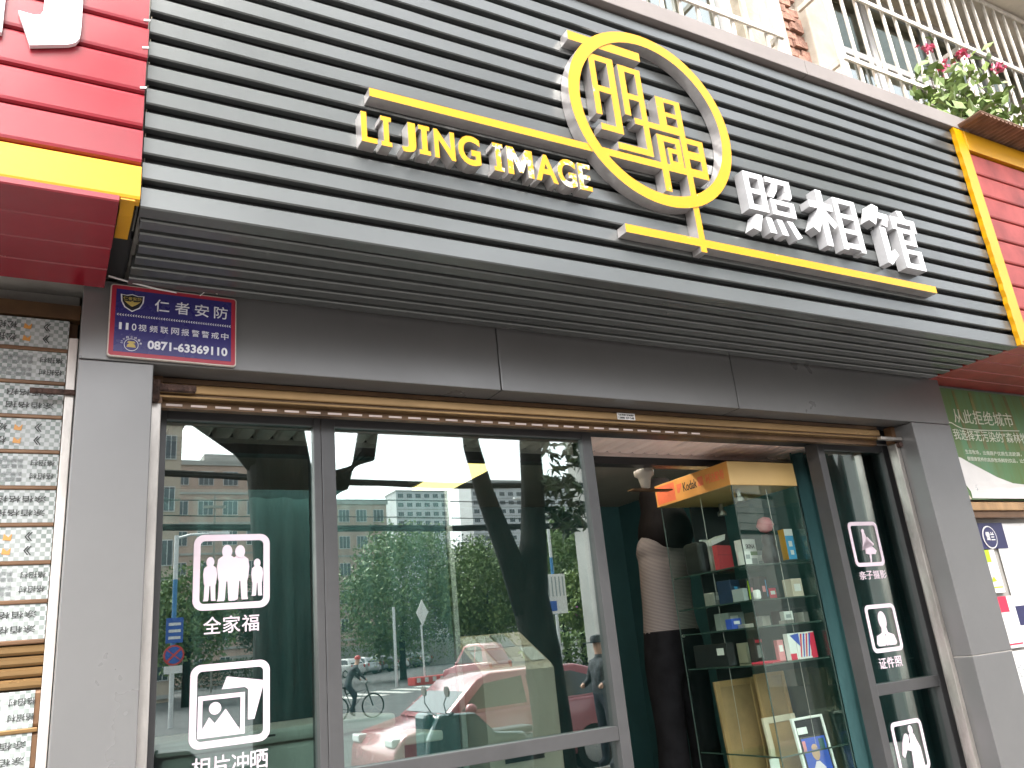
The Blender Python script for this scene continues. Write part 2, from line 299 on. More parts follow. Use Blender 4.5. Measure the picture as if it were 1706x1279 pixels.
def ring(cx, cz, ro, ri, d0, d1, n=72):
    b = MB()
    for k in range(n):
        a0, a1 = 2*math.pi*k/n, 2*math.pi*(k+1)/n
        P = lambda r, a, d: (cx+r*math.cos(a), d, cz+r*math.sin(a))
        b.add([P(ri,a0,d0),P(ro,a0,d0),P(ro,a1,d0),P(ri,a1,d0)], [(0,1,2,3)], 0)
        b.add([P(ro,a0,d0),P(ro,a0,d1),P(ro,a1,d1),P(ro,a1,d0)], [(0,1,2,3)], 1)
        b.add([P(ri,a0,d0),P(ri,a1,d0),P(ri,a1,d1),P(ri,a0,d1)], [(0,1,2,3)], 1)
        b.add([P(ri,a0,d1),P(ri,a1,d1),P(ro,a1,d1),P(ro,a0,d1)], [(0,1,2,3)], 1)
    return b
def rrect(x0, x1, z0, z1, r, n=6):
    p = []
    for cx, cz, a in ((x1-r, z0+r, -90), (x1-r, z1-r, 0), (x0+r, z1-r, 90), (x0+r, z0+r, 180)):
        p += [(cx+r*math.cos(R(a+90*k/n)), cz+r*math.sin(R(a+90*k/n))) for k in range(n+1)]
    return p
def ell(cx, cz, rx, rz, n=20): return [(cx+rx*math.cos(2*math.pi*k/n), cz+rz*math.sin(2*math.pi*k/n)) for k in range(n)]

# ================================================================== setting: ground
bx('pavement', 'paving', None, -25, 40, -3.8, 2.6, -0.3, 0.0)['kind'] = 'structure'
bx('kerb', 'kerb', None, -25, 40, -3.98, -3.803, -0.3, 0.004)['kind'] = 'structure'
rd = MB().add([(-400, 300, -0.13), (-400, -600, -0.13), (500, -600, -0.13), (500, 300, -0.13)], [(0, 1, 2, 3)]).build('road', 'asphalt'); rd['kind'] = 'structure'
zb = MB()
for k in range(9): zb.box(11.5+k*1.1, 12.0+k*1.1, -34, -29.5, -0.126, -0.122)
zb.build('crossing_stripes', 'road_paint')['kind'] = 'structure'

# ================================================================== the shop's building shell
WY, FY = 2.6, 2.092
shell = thing('shop_unit', 'photo shop unit with dark teal walls behind the grey clad shopfront', 'shop', (2.1, 4.0, 0))
bx('floor', 'room_floor', shell, 0.1, 4.2, 2.62, 5.6, 0.0, 0.02)
bx('back_wall', 'teal_wall', shell, 0.1, 4.2, 5.6, 5.7, 0.0, 2.86)
bx('side_wall', 'teal_wall', shell, -0.02, 0.1, 2.93, 5.7, 0.0, 2.86)
bx('side_wall', 'teal_wall', shell, 4.2, 4.3, 2.93, 5.7, 0.0, 2.86)
bx('ceiling', 'room_white', shell, 0.1, 4.2, 3.30, 5.6, 2.72, 2.78)
bx('roof_slab', 'concrete', shell, -0.02, 4.3, 2.16, 5.7, 2.87, 3.0)
bx('beam', 'beam_dark', shell, 0.1, 4.2, 3.23, 3.298, 2.462, 2.86)
bx('beam_trim', 'pale_strip', shell, 0.1, 4.2, 3.222, 3.2295, 2.50, 2.522)
bx('partition', 'teal_wall', shell, 0.1, 1.708, 3.70, 3.76, 0.02, 2.42)
bx('jamb', 'jamb', shell, 1.711, 1.738, 3.69, 3.77, 0.02, 2.42, 0.003)
src = None
for k in range(50):                                  # pink ribbed lining just inside the doors
    x = 0.13+k*0.078
    if src is None: src = MB().prism([(x+0.002, 2.524), (x+0.012, 2.516), (x+0.058, 2.516), (x+0.068, 2.524), (x+0.072, 2.54), (x, 2.54)], 2.96, 3.22).build('ceiling_plank', 'plank_pink', shell)
    else: inst(src, WL[src.name]+Vector((k*0.078, 0, 0)), shell)
bx('lining_board', 'pale_strip', shell, 0.1, 4.2, 2.94, 3.221, 2.545, 2.56)
lamp = thing('ceiling_lamp', 'warm ceiling light panel glowing inside the shop behind the sliding door', 'lamp', (2.15, 4.1, 2.64))
bx('lamp_housing', 'room_white', lamp, 1.95, 2.25, 3.85, 4.75, 2.665, 2.715, 0.004)
bx('lamp_panel', 'lamp_on', lamp, 1.97, 2.23, 3.87, 4.73, 2.655, 2.664)

tb = thing('fill_light_strip', 'long warm fill light added unseen on the shop ceiling behind the dark beam', 'lamp', (2.1, 3.45, 2.64))  # added fill light, out of view, brightens printer, curtain, person and cabinet
bx('lamp_housing', 'room_white', tb, 0.5, 3.9, 3.42, 3.54, 2.69, 2.718); MB().tube([(0.52, 3.48, 2.67), (3.88, 3.48, 2.67)], 0.018, 10).build('tube', 'fill_light_tube', tb)

# ================================================================== grey clad shopfront surround
front = thing('shopfront_surround', 'grey metal clad surround framing the photo shop doors', 'shopfront', (2.1, 2.65, 0))
g = 0.0025
bx('cladding_panel', 'cladding', front, 0.036, 0.244, WY, 2.72, 0.0, 2.572-g, 0.003)
for x0, x1 in ((0.036, 1.475), (1.475, 2.705), (2.705, 4.255)):
    bx('cladding_panel', 'cladding', front, x0+g*(x0 > 0.1), x1-g*(x1 < 4.2), WY, 2.715, 2.572, 2.838, 0.003)
bx('cladding_panel', 'cladding', front, 3.928, 4.255, WY, 2.72, 1.392+g, 2.572-g, 0.003)
bx('cladding_panel', 'cladding', front, 3.928, 4.255, WY, 2.72, 0.0, 1.392-g, 0.003)
bx('cladding_seam', 'rail_white', front, 3.9275, 4.2555, 2.5995, 2.70, 1.3905, 1.3935)
bx('backing', 'frame_dark', front, 0.05, 4.24, 2.722, 2.80, 2.58, 2.836)
bx('backing', 'frame_dark', front, 0.05, 0.256, 2.722, 2.93, 0.0, 2.578)
bx('backing', 'frame_dark', front, 3.995, 4.24, 2.722, 2.93, 0.0, 2.578)

# ================================================================== main slatted sign
sign = thing('shop_sign', 'dark slatted shop sign with round yellow emblem and white lettering above the doors', 'sign', (2.15, FY, 2.82))
bx('backing_board', 'charcoal_back', sign, 0.155, 4.16, 2.122, 2.16, 2.865, 4.10)
bx('backing_board', 'charcoal_back', sign, 0.165, 4.16, 2.162, 2.598, 2.866, 2.885)
# corner slat, then the face slats (each a real ribbed board) and the soffit slats
MB().prism([(FY, 2.825), (FY, 2.881), (FY+0.004, 2.885), (2.121, 2.885), (2.121, 2.862), (2.148, 2.862), (2.148, 2.825), (2.144, 2.821), (FY+0.004, 2.821)], 0.147, 4.165,
           fn=lambda u, v, d: (d, u, v)).build('corner_slat', 'charcoal', sign)
prof = [(0.0, 0.004), (0.0, 0.0495), (0.004, 0.0535), (0.026, 0.0535), (0.029, 0.050), (0.029, 0.003), (0.026, 0.0), (0.004, 0.0)]
for k in range(15):
    z = 2.909+0.0805*k
    b = MB(); n = 40; xs = [0.147+(4.165-0.147)*i/n for i in range(n+1)]
    jit = [0.0012*math.sin(i*0.7+k*1.9)+random.uniform(-0.0006, 0.0006) for i in range(n+1)]
    vs = []; fs = []; m = len(prof)
    for i, x in enumerate(xs): vs += [(x, FY+u+(jit[i] if u < 0.01 else 0), z+v) for u, v in prof]
    for i in range(n): fs += [(i*m+q, (i+1)*m+q, (i+1)*m+(q+1) % m, i*m+(q+1) % m) for q in range(m)]
    fs += [tuple(range(m)), tuple(range(n*m+m-1, n*m-1, -1))]
    b.add(vs, fs).build('slat', 'charcoal', sign)
for k in range(6):
    y = 2.168+0.0735*k; x0 = 0.150+random.uniform(0, 0.016)
    MB().prism([(y, 2.828), (y+0.004, 2.824), (y+0.046, 2.824), (y+0.050, 2.828), (y+0.052, 2.864), (y-0.002, 2.864)], x0, 4.165, fn=lambda u, v, d: (d, u, v)).build('soffit_slat', 'charcoal', sign)
for x0, x1 in ((-0.3, 1.30), (1.303, 3.02), (3.023, 4.30)):
    bx('coping_panel', 'coping', sign, x0, x1, 2.066, 2.30, 4.106, 4.192, 0.003)
bx('end_plate', 'charcoal', sign, 0.1475, 0.1515, 2.124, 2.59, 2.87, 4.10)
# emblem: ring, bars and the squared characters
FL, BK = 2.042, 2.091
rects = [(1.600,1.945,3.818,3.860),
 (1.683,1.711,3.502,3.782),(1.683,1.800,3.754,3.782),(1.768,1.800,3.435,3.782),(1.697,1.800,3.435,3.463),(1.683,1.800,3.610,3.638),
 (1.822,1.852,3.535,3.770),(1.822,1.931,3.743,3.770),(1.903,1.931,3.366,3.770),(1.822,1.931,3.614,3.641),(1.764,1.931,3.366,3.395),(1.864,2.095,3.502,3.530),
 (1.990,2.030,3.502,3.668),(1.990,2.113,3.648,3.668),(2.085,2.115,2.985,3.668),(1.990,2.113,3.580,3.601),(1.990,2.113,3.515,3.540),
 (1.962,1.994,3.226,3.483),(1.962,2.079,3.455,3.483),(2.053,2.079,3.342,3.483),(2.008,2.079,3.342,3.372),(2.008,2.055,3.408,3.430),(2.008,2.026,3.342,3.430),
 (2.085,2.202,3.474,3.500),(2.174,2.202,3.328,3.500),(2.085,2.202,3.402,3.440),(2.085,2.202,3.328,3.358),
 (0.784,2.202,3.321,3.352),(1.735,3.525,3.007,3.041)]
emb = rect_union(rects, FL, BK).build('emblem', ['yellow_face', 'steel_side'], sign); tag(emb, 'yellow squared emblem characters with long horizontal bars')
ring(1.963, 3.553, 0.398, 0.348, FL-0.003, BK-0.001).build('ring', ['yellow_face', 'steel_side'], emb)
def letter(ch, x0, x1, z0, z1, m='yellow_face', side='steel_side', poly=None, off=0.03, th=0.049, res=5):
    if poly:
        o = MB().prism([(x0+u*(x1-x0), z0+v*(z1-z0)) for u, v in poly], FL, FL+th, mi=0, smi=1).build('letter', [m, side], sign)
    else: o = text(ch, x0, x1, z0, z1, FL, [m, side], sign, 'letter', th, off, res=res)
    tag(o, ('white' if 'white' in m else 'yellow')+' raised letter '+ch); return o
I_ = [(0.06,0),(0.94,0),(0.94,0.15),(0.72,0.15),(0.72,0.85),(0.94,0.85),(0.94,1),(0.06,1),(0.06,0.85),(0.28,0.85),(0.28,0.15),(0.06,0.15)]
L_ = [(0,0),(1,0),(1,0.17),(0.36,0.17),(0.36,1),(0,1)]
E_ = [(0,0),(1,0),(1,0.17),(0.36,0.17),(0.36,0.42),(0.92,0.42),(0.92,0.58),(0.36,0.58),(0.36,0.83),(1,0.83),(1,1),(0,1)]
Z0, Z1 = 3.146, 3.256
letter('L', 0.752, 0.803, Z0, Z1, poly=L_); letter('I', 0.814, 0.854, Z0, Z1, poly=I_)
letter('J', 0.884, 0.934, Z0-0.004, Z1); letter('I', 0.942, 0.986, Z0, Z1, poly=I_); letter('N', 0.998, 1.072, Z0, Z1); letter('G', 1.084, 1.166, Z0-0.002, Z1+0.003)
letter('I', 1.212, 1.256, Z0, Z1, 'yellow_peeling', poly=I_); letter('M', 1.266, 1.372, Z0, Z1, 'yellow_peeling', poly=[(0.02,0),(0.02,1),(.27,1),(.5,.45),(.73,1),(.98,1),(.98,0),(.77,0),(.77,.60),(.57,.12),(.43,.12),(.23,.60),(.23,0)]); letter('A', 1.378, 1.468, Z0, Z1)
letter('G', 1.470, 1.548, Z0-0.002, Z1+0.003, 'yellow_peeling'); letter('E', 1.558, 1.612, Z0, Z1, 'yellow_peeling', poly=E_)
def rc(x0, z0, x1, z1): return [(x0, z0), (x1, z0), (x1, z1), (x0, z1)]
ZH = [rc(0,.36,.10,1), rc(.30,.36,.40,1), rc(0,.91,.40,1), rc(0,.64,.40,.72), rc(0,.36,.40,.45), rc(.46,.91,.98,1), [(.86,1),(.98,1),(.97,.72),(.92,.67),(.78,.67),(.80,.76),(.85,.77)], [(.58,.92),(.71,.92),(.66,.78),(.56,.65),(.44,.65),(.54,.78)],
      rc(.48,.36,.58,.62), rc(.88,.36,.98,.62), rc(.48,.545,.98,.62), rc(.48,.36,.98,.435), [(.10,.28),(.23,.28),(.12,0),(-.02,.03)], [(.29,.27),(.41,.27),(.46,.02),(.33,.02)], [(.51,.27),(.63,.27),(.71,.02),(.58,.02)], [(.73,.28),(.85,.28),(1.0,.04),(.88,-.01)]]
XG = [rc(0,.65,.48,.77), rc(.19,0,.31,1), [(.19,.70),(.29,.62),(.08,.20),(-.02,.28)], [(.27,.66),(.33,.62),(.50,.42),(.42,.33),(.26,.50)], rc(.53,0,.63,.94), rc(.90,0,1,.94), rc(.53,.85,1,.94), rc(.53,.58,1,.66), rc(.53,.31,1,.39), rc(.53,.04,1,.13)]
GN = [[(.13,1),(.26,.97),(.12,.64),(0,.70)], rc(.14,.77,.42,.87), [(.42,.87),(.35,.64),(.26,.67),(.30,.80)], rc(.18,.02,.30,.62), [(.18,.02),(.25,-.01),(.44,.18),(.38,.27)], [(.64,.99),(.76,1.0),(.80,.86),(.68,.86)], rc(.48,.77,1,.87), rc(.48,.65,.58,.80), rc(.90,.65,1,.80),
      rc(.56,0,.66,.69), rc(.56,.61,.92,.69), rc(.83,.41,.93,.69), rc(.56,.41,.93,.48), rc(.56,.255,.97,.33), rc(.88,0,.98,.33), rc(.56,0,.98,.085)]
for ch, G_, x0, x1, z0, z1 in (('照', ZH, 2.400, 2.676, 3.135, 3.415), ('相', XG, 2.772, 3.080, 3.140, 3.416), ('馆', GN, 3.162, 3.498, 3.115, 3.418)):
    isr = lambda P: len(P) == 4 and P[0][1] == P[1][1] and P[1][0] == P[2][0] and P[2][1] == P[3][1] and P[3][0] == P[0][0]
    b = rect_union([(x0+P[0][0]*(x1-x0), x0+P[2][0]*(x1-x0), z0+P[0][1]*(z1-z0), z0+P[2][1]*(z1-z0)) for P in G_ if isr(P)], FL, BK)
    for k, P in enumerate([P for P in G_ if not isr(P)]): b.prism([(x0+u*(x1-x0), z0+v*(z1-z0)) for u, v in P], FL-0.0003*(k+1), BK-0.0003*(k+1), mi=0, smi=1)
    tag(b.build('letter', ['white_letter', 'white_side'], sign), 'white raised character '+ch)

# ================================================================== blue security plate
plate = thing('security_plate', 'blue security company sign with red border on the left pillar', 'sign', (0.3, 2.585, 2.58))
PY = 2.586
def ptilt(x, y, z): return (x, y+(x-0.3)*0.0-(2.7-z)*0.02, z-(x-0.3)*0.012)
MB().prism(rrect(0.110, 0.488, 2.579, 2.822, 0.010), PY, 2.597).build('board', 'plate_cream', plate, xf=ptilt)
MB().prism(rrect(0.1135, 0.4845, 2.5825, 2.8185, 0.008), PY-0.0008, PY-0.0001).build('border', 'plate_red', plate, xf=ptilt)
MB().prism([(0.1265, 2.595), (0.4715, 2.595), (0.4715, 2.806), (0.1265, 2.806)], PY-0.0016, PY-0.0009).build('panel', 'plate_blue', plate, xf=ptilt)
TY = PY-0.0030
def ptext(s, x0, x1, z0, z1, m='plate_white', off=0.015, nm='lettering'): 
    return text(s, x0, x1, z0, z1, TY, m, plate, nm, 0.0012, off, fn=lambda u, v, d: ptilt(u, d, v))
for ch, x in zip('仁者安防', (0.238, 0.298, 0.358, 0.417)): ptext(ch, x, x+0.043, 2.742, 2.785, off=0.006)
for k in range(46):
    x = 0.131+k*0.0074
    MB().prism([(x, 2.7185), (x+0.0042, 2.7225), (x+0.0055, 2.7215), (x+0.0025, 2.7185), (x+0.0055, 2.7155), (x+0.0042, 2.7145)], TY, TY+0.001).build('chevron', 'plate_white', plate, xf=ptilt)
for ch, x, w in zip('110视频联网报警警戒中', (0.139, 0.158, 0.175, 0.194, 0.226, 0.257, 0.289, 0.319, 0.350, 0.380, 0.410, 0.440), (0.0075, 0.0075, 0.013)+(0.023,)*9): ptext(ch, x, x+w, 2.669, 2.692, off=0.004)
ptext('0871-63369110', 0.222, 0.460, 2.611, 2.641, off=0.03)
sh = [(0.172, 2.792), (0.190, 2.787), (0.207, 2.789), (0.205, 2.765), (0.195, 2.745), (0.173, 2.731), (0.151, 2.745), (0.141, 2.765), (0.139, 2.789), (0.156, 2.787)]
MB().prism(sh, TY, TY+0.001).build('shield', 'plate_white', plate, xf=ptilt)
MB().prism([(0.173+(x-0.173)*0.88, 2.763+(z-2.763)*0.88) for x, z in sh], TY-0.0009, TY-0.0002).build('shield_field', 'plate_black', plate, xf=ptilt)
text('仁者安防', 0.147, 0.199, 2.770, 2.781, TY-0.0022, 'plate_gold', plate, 'lettering', 0.0012, 0.0, fn=lambda u, v, d: ptilt(u, d, v))
MB().prism([(0.150, 2.766), (0.168, 2.764), (0.173, 2.768), (0.178, 2.764), (0.196, 2.766), (0.184, 2.755), (0.173, 2.748), (0.162, 2.755)], TY-0.0022, TY-0.001).build('wings', 'plate_gold', plate, xf=ptilt)
ring(0.176, 2.620, 0.0205, 0.0190, TY, TY+0.001, 32).build('dial_ring', 'plate_white', plate, xf=ptilt)
MB().prism([(0.163, 2.612), (0.189, 2.612), (0.187, 2.620), (0.181, 2.625), (0.188, 2.627), (0.184, 2.632), (0.168, 2.632), (0.164, 2.627), (0.171, 2.625), (0.165, 2.620)], TY, TY+0.001).build('telephone', 'plate_gold', plate, xf=ptilt)
for k, ch in enumerate('二十四小时服务'):
    a = R(165-k*25); cx, cz = 0.176+0.0275*math.cos(a), 2.620+0.0265*math.sin(a); ptext(ch, cx-0.0035, cx+0.0035, cz-0.0035, cz+0.0035, off=0)
tag(MB().tube([(0.10, 2.56, 2.835), (0.16, 2.57, 2.828), (0.24, 2.575, 2.817), (0.30, 2.58, 2.815)], 0.003, 6).build('stray_wire', 'paper'), 'thin pale wire lying along the top of the blue security sign', 'wire')
tag(MB().tube([(0.372, 2.585, 2.815), (0.385, 2.575, 2.826), (0.405, 2.57, 2.829), (0.425, 2.575, 2.824)], 0.0016, 6).build('wire_loop', 'paper'), 'small loop of pale wire poking up behind the blue security sign', 'wire')

# ================================================================== roller shutter rolled up above the doors
rs = thing('roller_shutter', 'gold roller shutter rolled up over the photo shop doors', 'shutter', (2.1, 2.72, 0))
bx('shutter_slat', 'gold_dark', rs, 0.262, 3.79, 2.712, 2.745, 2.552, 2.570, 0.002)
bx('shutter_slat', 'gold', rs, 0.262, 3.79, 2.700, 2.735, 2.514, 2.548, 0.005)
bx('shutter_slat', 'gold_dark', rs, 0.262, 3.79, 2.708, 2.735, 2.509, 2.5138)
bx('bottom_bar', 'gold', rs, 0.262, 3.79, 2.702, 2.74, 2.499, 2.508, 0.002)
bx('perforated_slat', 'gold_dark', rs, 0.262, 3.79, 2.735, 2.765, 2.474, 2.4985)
src = None
for k in range(30):
    x = 0.298+k*0.0765
    if src is None: src = bx('slot', 'pale_strip', rs, x, x+0.050, 2.7335, 2.7365, 2.4805, 2.4875)  # solid pale inset, coloured like the bright ceiling showing through a slot
    else: inst(src, WL[src.name]+Vector((k*0.0765, 0, 0)), rs)
bx('guide_rail', 'rail_white', rs, 0.247, 0.281, 2.702, 2.75, 0.0, 2.478, 0.003)
bx('guide_rail', 'rail_steel', rs, 3.896, 3.926, 2.700, 2.75, 0.0, 2.478, 0.003)
bx('guide_plate', 'brown_bar', rs, 0.250, 0.283, 2.706, 2.75, 2.479, 2.571); bx('guide_plate', 'brown_bar', rs, 3.893, 3.925, 2.706, 2.75, 2.479, 2.571)
bx('stop_bracket', 'rust', rs, 0.250, 0.382, 2.672, 2.698, 2.514, 2.536, 0.004); bx('stop_bracket', 'rust', rs, 0.248, 0.272, 2.664, 2.70, 2.478, 2.545, 0.003)
bx('stop_bracket', 'rail_steel', rs, 3.752, 3.926, 2.672, 2.698, 2.488, 2.505, 0.003); MB().disc((3.913, 2.69, 2.470), 0.016, (0, 1, 0), 0.02, 14).build('bolt', 'rust', rs)
bx('sticker', 'paper', rs, 2.084, 2.178, 2.6985, 2.6995, 2.517, 2.546)
text('专业卷闸门安装维修', 2.090, 2.172, 2.533, 2.543, 2.6975, 'ink', rs, 'lettering', 0.0008); text('13888 439 548', 2.090, 2.172, 2.520, 2.530, 2.6975, 'ink', rs, 'lettering', 0.0008, 0.02)

# ================================================================== glazed doors
TT = math.tan(R(0.65))
def lean(x, y, z): return (x, y-(z-1.9)*TT, z)       # the panes lean out a little at the top
D0, D1 = 2.82, 2.90
def leaf(name, label, cat, xs, zr, group=None, stile=0.045, right=None):
    x0, x1 = xs; d = thing(name, label, cat, ((x0+x1)/2, 2.86, 0.02))
    bx('stile', 'frame_grey', d, x0, x0+stile, D0, D1, 0.02, 2.50, 0.002); bx('stile', 'frame_grey', d, x1-stile, x1, D0, D1, 0.02, 2.50, 0.002)
    bx('rail', 'frame_grey', d, x0+stile, x1-stile, D0+0.003, D1-0.003, 2.462, 2.498, 0.002)
    bx('rail', 'frame_grey', d, x0+stile, x1-stile, D0+0.003, D1-0.003, zr-0.05, zr, 0.002)
    bx('rail', 'frame_grey', d, x0+stile, x1-stile, D0+0.003, D1-0.003, 0.02, 0.10, 0.002)
    p = bx('pane', 'shop_glass', d, x0+stile-0.008, x1-stile+0.008, 2.842, 2.848, zr-0.008, 2.47, xf=lean)
    bx('pane', 'shop_glass', d, x0+stile-0.008, x1-stile+0.008, 2.842, 2.848, 0.095, zr-0.042, xf=lean)
    return d, p
fix, fpane = leaf('fixed_window', 'narrow fixed glass pane with family and photo stickers beside the left pillar', 'window', (0.285, 0.832), 1.31, stile=0.027)
sld, spane = leaf('sliding_door', 'wide grey framed sliding glass door pushed to the left', 'door', (0.8335, 2.02), 1.31, stile=0.05)
rgt, rpane = leaf('glass_door', 'right hand glass door with portrait stickers and dark curtain behind it', 'door', (3.43, 3.992), 1.31, stile=0.048)
bx('stile_trim', 'rail_white', rgt, 3.9925, 3.9945, 2.815, 2.84, 0.02, 2.505); bx('top_trim', 'rail_white', rgt, 3.36, 3.9925, 2.8155, 2.8195, 2.4995, 2.5045)
bx('track', 'frame_dark', front, 0.285, 3.992, 2.80, 2.935, 2.506, 2.578)

# --- stickers: a rounded frame, a silhouette and a caption each
SY = 2.8395
def sticker(parent, x0, x1, z0, z1, polys, caption, cx0, cx1, cz0, cz1, label, m='decal'):
    b = MB(); w = (x1-x0)*0.085
    O = rrect(x0, x1, z0, z1, (x1-x0)*0.13); I = rrect(x0+w, x1-w, z0+w, z1-w, (x1-x0)*0.06); n = len(O)
    for i in range(n):
        j = (i+1) % n
        for d, fl in ((SY, False), (SY+0.001, True)):
            q = [(O[i][0], d, O[i][1]), (O[j][0], d, O[j][1]), (I[j][0], d, I[j][1]), (I[i][0], d, I[i][1])]
            b.add(q[::-1] if fl else q, [(0, 1, 2, 3)])
    for k, p in enumerate(polys):
        b.prism([(x0+u*(x1-x0), z0+v*(z1-z0)) for u, v in p], SY-0.0003*(k % 9), SY+0.001)
    o = b.build('sticker', m, parent, xf=lean); tag(o, label)
    n = len(caption); cw = (cx1-cx0)/n
    for k, ch in enumerate(caption):
        text(ch, cx0+k*cw+cw*0.04, cx0+(k+1)*cw-cw*0.04, cz0, cz1, SY, m, parent, 'caption', 0.0008, 0.008, fn=lambda u, v, d: lean(u, d, v))
def body(cx, top, h, w, legs=True):
    # a standing figure: head, shoulders, arms close to the body, legs apart
    hd = ell(cx, top-0.075*h*1.6, 0.052*h*1.7, 0.07*h*1.7)
    sh = top-0.24*h; hp = top-0.60*h; ft = top-h
    tr = [(cx-w*0.22, sh+0.04*h), (cx+w*0.22, sh+0.04*h), (cx+w*0.46, sh-0.02*h), (cx+w*0.52, sh-0.16*h), (cx+w*0.46, hp), (cx+w*0.40, hp-0.06*h), (cx-w*0.40, hp-0.06*h), (cx-w*0.46, hp), (cx-w*0.52, sh-0.16*h), (cx-w*0.46, sh-0.02*h)]
    l1 = [(cx-w*0.40, hp), (cx-w*0.02, hp), (cx-w*0.10, ft+0.02*h), (cx-w*0.14, ft), (cx-w*0.50, ft), (cx-w*0.44, ft+0.05*h)]
    l2 = [(cx+w*0.02, hp), (cx+w*0.40, hp), (cx+w*0.42, ft+0.05*h), (cx+w*0.46, ft), (cx+w*0.12, ft), (cx+w*0.10, ft+0.02*h)]
    return [hd, tr, l1, l2]
fam = body(0.215, 0.70, 0.58, 0.17)+body(0.43, 0.86, 0.75, 0.25)+body(0.60, 0.85, 0.73, 0.24)+body(0.83, 0.66, 0.50, 0.15)
sticker(fix, 0.410, 0.652, 1.836, 2.077, fam, '全家福', 0.442, 0.620, 1.763, 1.816, 'pale pink family sticker of four standing figures')
pics = [[(0.10,0.12),(0.68,0.12),(0.68,0.175),(0.10,0.175)], [(0.10,0.565),(0.68,0.565),(0.68,0.62),(0.10,0.62)], [(0.10,0.12),(0.155,0.12),(0.155,0.62),(0.10,0.62)], [(0.625,0.12),(0.68,0.12),(0.68,0.62),(0.625,0.62)],
        ell(0.31, 0.46, 0.075, 0.075), [(0.14,0.20),(0.24,0.36),(0.31,0.28),(0.44,0.44),(0.60,0.20)], [(0.14,0.17),(0.62,0.17),(0.60,0.21),(0.14,0.21)],
        [(0.45,0.83),(0.93,0.74),(0.80,0.28),(0.72,0.28),(0.72,0.65),(0.68,0.68),(0.39,0.68)]]
sticker(fix, 0.410, 0.652, 1.428, 1.672, pics, '相片冲晒', 0.418, 0.648, 1.350, 1.404, 'pale pink sticker of a framed picture and loose prints')
dance = [ell(0.47, 0.78, 0.05, 0.06), [(0.43,0.74),(0.52,0.74),(0.56,0.60),(0.74,0.46),(0.75,0.50),(0.58,0.66),(0.55,0.55),(0.80,0.34),(0.74,0.26),(0.60,0.27),(0.56,0.10),(0.52,0.08),(0.53,0.26),(0.42,0.28),(0.44,0.50),(0.34,0.40),(0.33,0.36),(0.40,0.56)]]
sticker(rgt, 3.548, 3.772, 1.862, 2.088, dance, '亲子摄影', 3.556, 3.764, 1.798, 1.840, 'pink sticker of a dancing figure in a dress')
idp = [ell(0.5, 0.66, 0.13, 0.19), [(0.42,0.50),(0.58,0.50),(0.60,0.40),(0.78,0.34),(0.83,0.18),(0.78,0.13),(0.56,0.13),(0.52,0.36),(0.48,0.36),(0.44,0.13),(0.22,0.13),(0.17,0.18),(0.22,0.34),(0.40,0.40)], [(0.475,0.34),(0.525,0.34),(0.545,0.16),(0.5,0.12),(0.455,0.16)]]
sticker(rgt, 3.540, 3.766, 1.448, 1.675, idp, '证件照', 3.560, 3.735, 1.374, 1.424, 'pink sticker of a man in suit and tie')
wed = [ell(0.60, 0.80, 0.07, 0.09), [(0.52,0.72),(0.68,0.72),(0.72,0.60),(0.80,0.45),(0.82,0.08),(0.46,0.08),(0.50,0.40),(0.42,0.46),(0.52,0.58)], ell(0.42, 0.66, 0.07, 0.09), [(0.36,0.72),(0.46,0.60),(0.50,0.40),(0.36,0.44),(0.24,0.30),(0.18,0.36),(0.26,0.58)]]
sticker(rgt, 3.545, 3.770, 0.905, 1.133, wed, '婚纱照', 3.56, 3.74, 0.83, 0.88, 'pink sticker of an embracing wedding couple')

# ================================================================== inside the shop
def curtain(name, label, x0, x1, y, z0, z1, m, waves, amp):
    b = MB(); n = waves*8; P = [(x0+(x1-x0)*i/n, y+amp*math.sin(i/8*2*math.pi)+amp*0.4*math.sin(i*0.31)) for i in range(n+1)]
    vs = [(x, yy, z) for x, yy in P for z in (z0, z1)]+[(x, yy+0.006, z) for x, yy in P for z in (z0, z1)]; k = 2*(n+1)
    fs = [(2*i, 2*i+2, 2*i+3, 2*i+1) for i in range(n)]+[(k+2*i, k+2*i+1, k+2*i+3, k+2*i+2) for i in range(n)]
    fs += [(2*i+1, 2*i+3, k+2*i+3, k+2*i+1) for i in range(n)]
    o = b.add(vs, fs).build(name, m, smooth=True); return tag(o, label, 'curtain')
curtain('curtain', 'dark teal curtain hanging behind the right hand glass door', 3.47, 4.15, 3.03, 0.05, 2.50, 'teal_curtain', 7, 0.022)
curtain('curtain', 'teal curtain drawn across the partition behind the left glass panes', 0.30, 1.66, 3.60, 0.4, 2.36, 'teal_curtain', 11, 0.02)

cab = thing('display_cabinet', 'tall glass display cabinet with orange header standing in the doorway', 'cabinet', (3.19, 3.28, 0.02))
CX0, CX1, CY0, CY1 = 2.962, 3.420, 3.00, 3.56
hd = bx('header', 'amber_panel', cab, CX0-0.006, CX1+0.006, CY0-0.006, CY1+0.02, 2.310, 2.432, 0.003)
SXx = CX0-0.0075
def side(u, v, d): return (SXx+d, CY1+0.02-u, v)      # the header's left face: u runs from the back to the front edge
MB().prism([(0.0, 2.312), (0.584, 2.312), (0.584, 2.430), (0.0, 2.430)], -0.001, 0.001, fn=side).build('header_face', 'orange_panel', hd)
MB().prism([(0.012, 2.322), (0.165, 2.322), (0.165, 2.420), (0.012, 2.420)], -0.002, -0.0012, fn=side).build('header_picture', 'orange_red', hd)
MB().prism([(0.185, 2.352), (0.20, 2.352), (0.225, 2.385), (0.225, 2.40), (0.185, 2.40)], -0.002, -0.0012, fn=side).build('header_logo', 'orange_red', hd)
text('Kodak', 0.235, 0.345, 2.350, 2.398, -0.002, 'ink', hd, 'lettering', 0.0008, 0.01, fn=side)
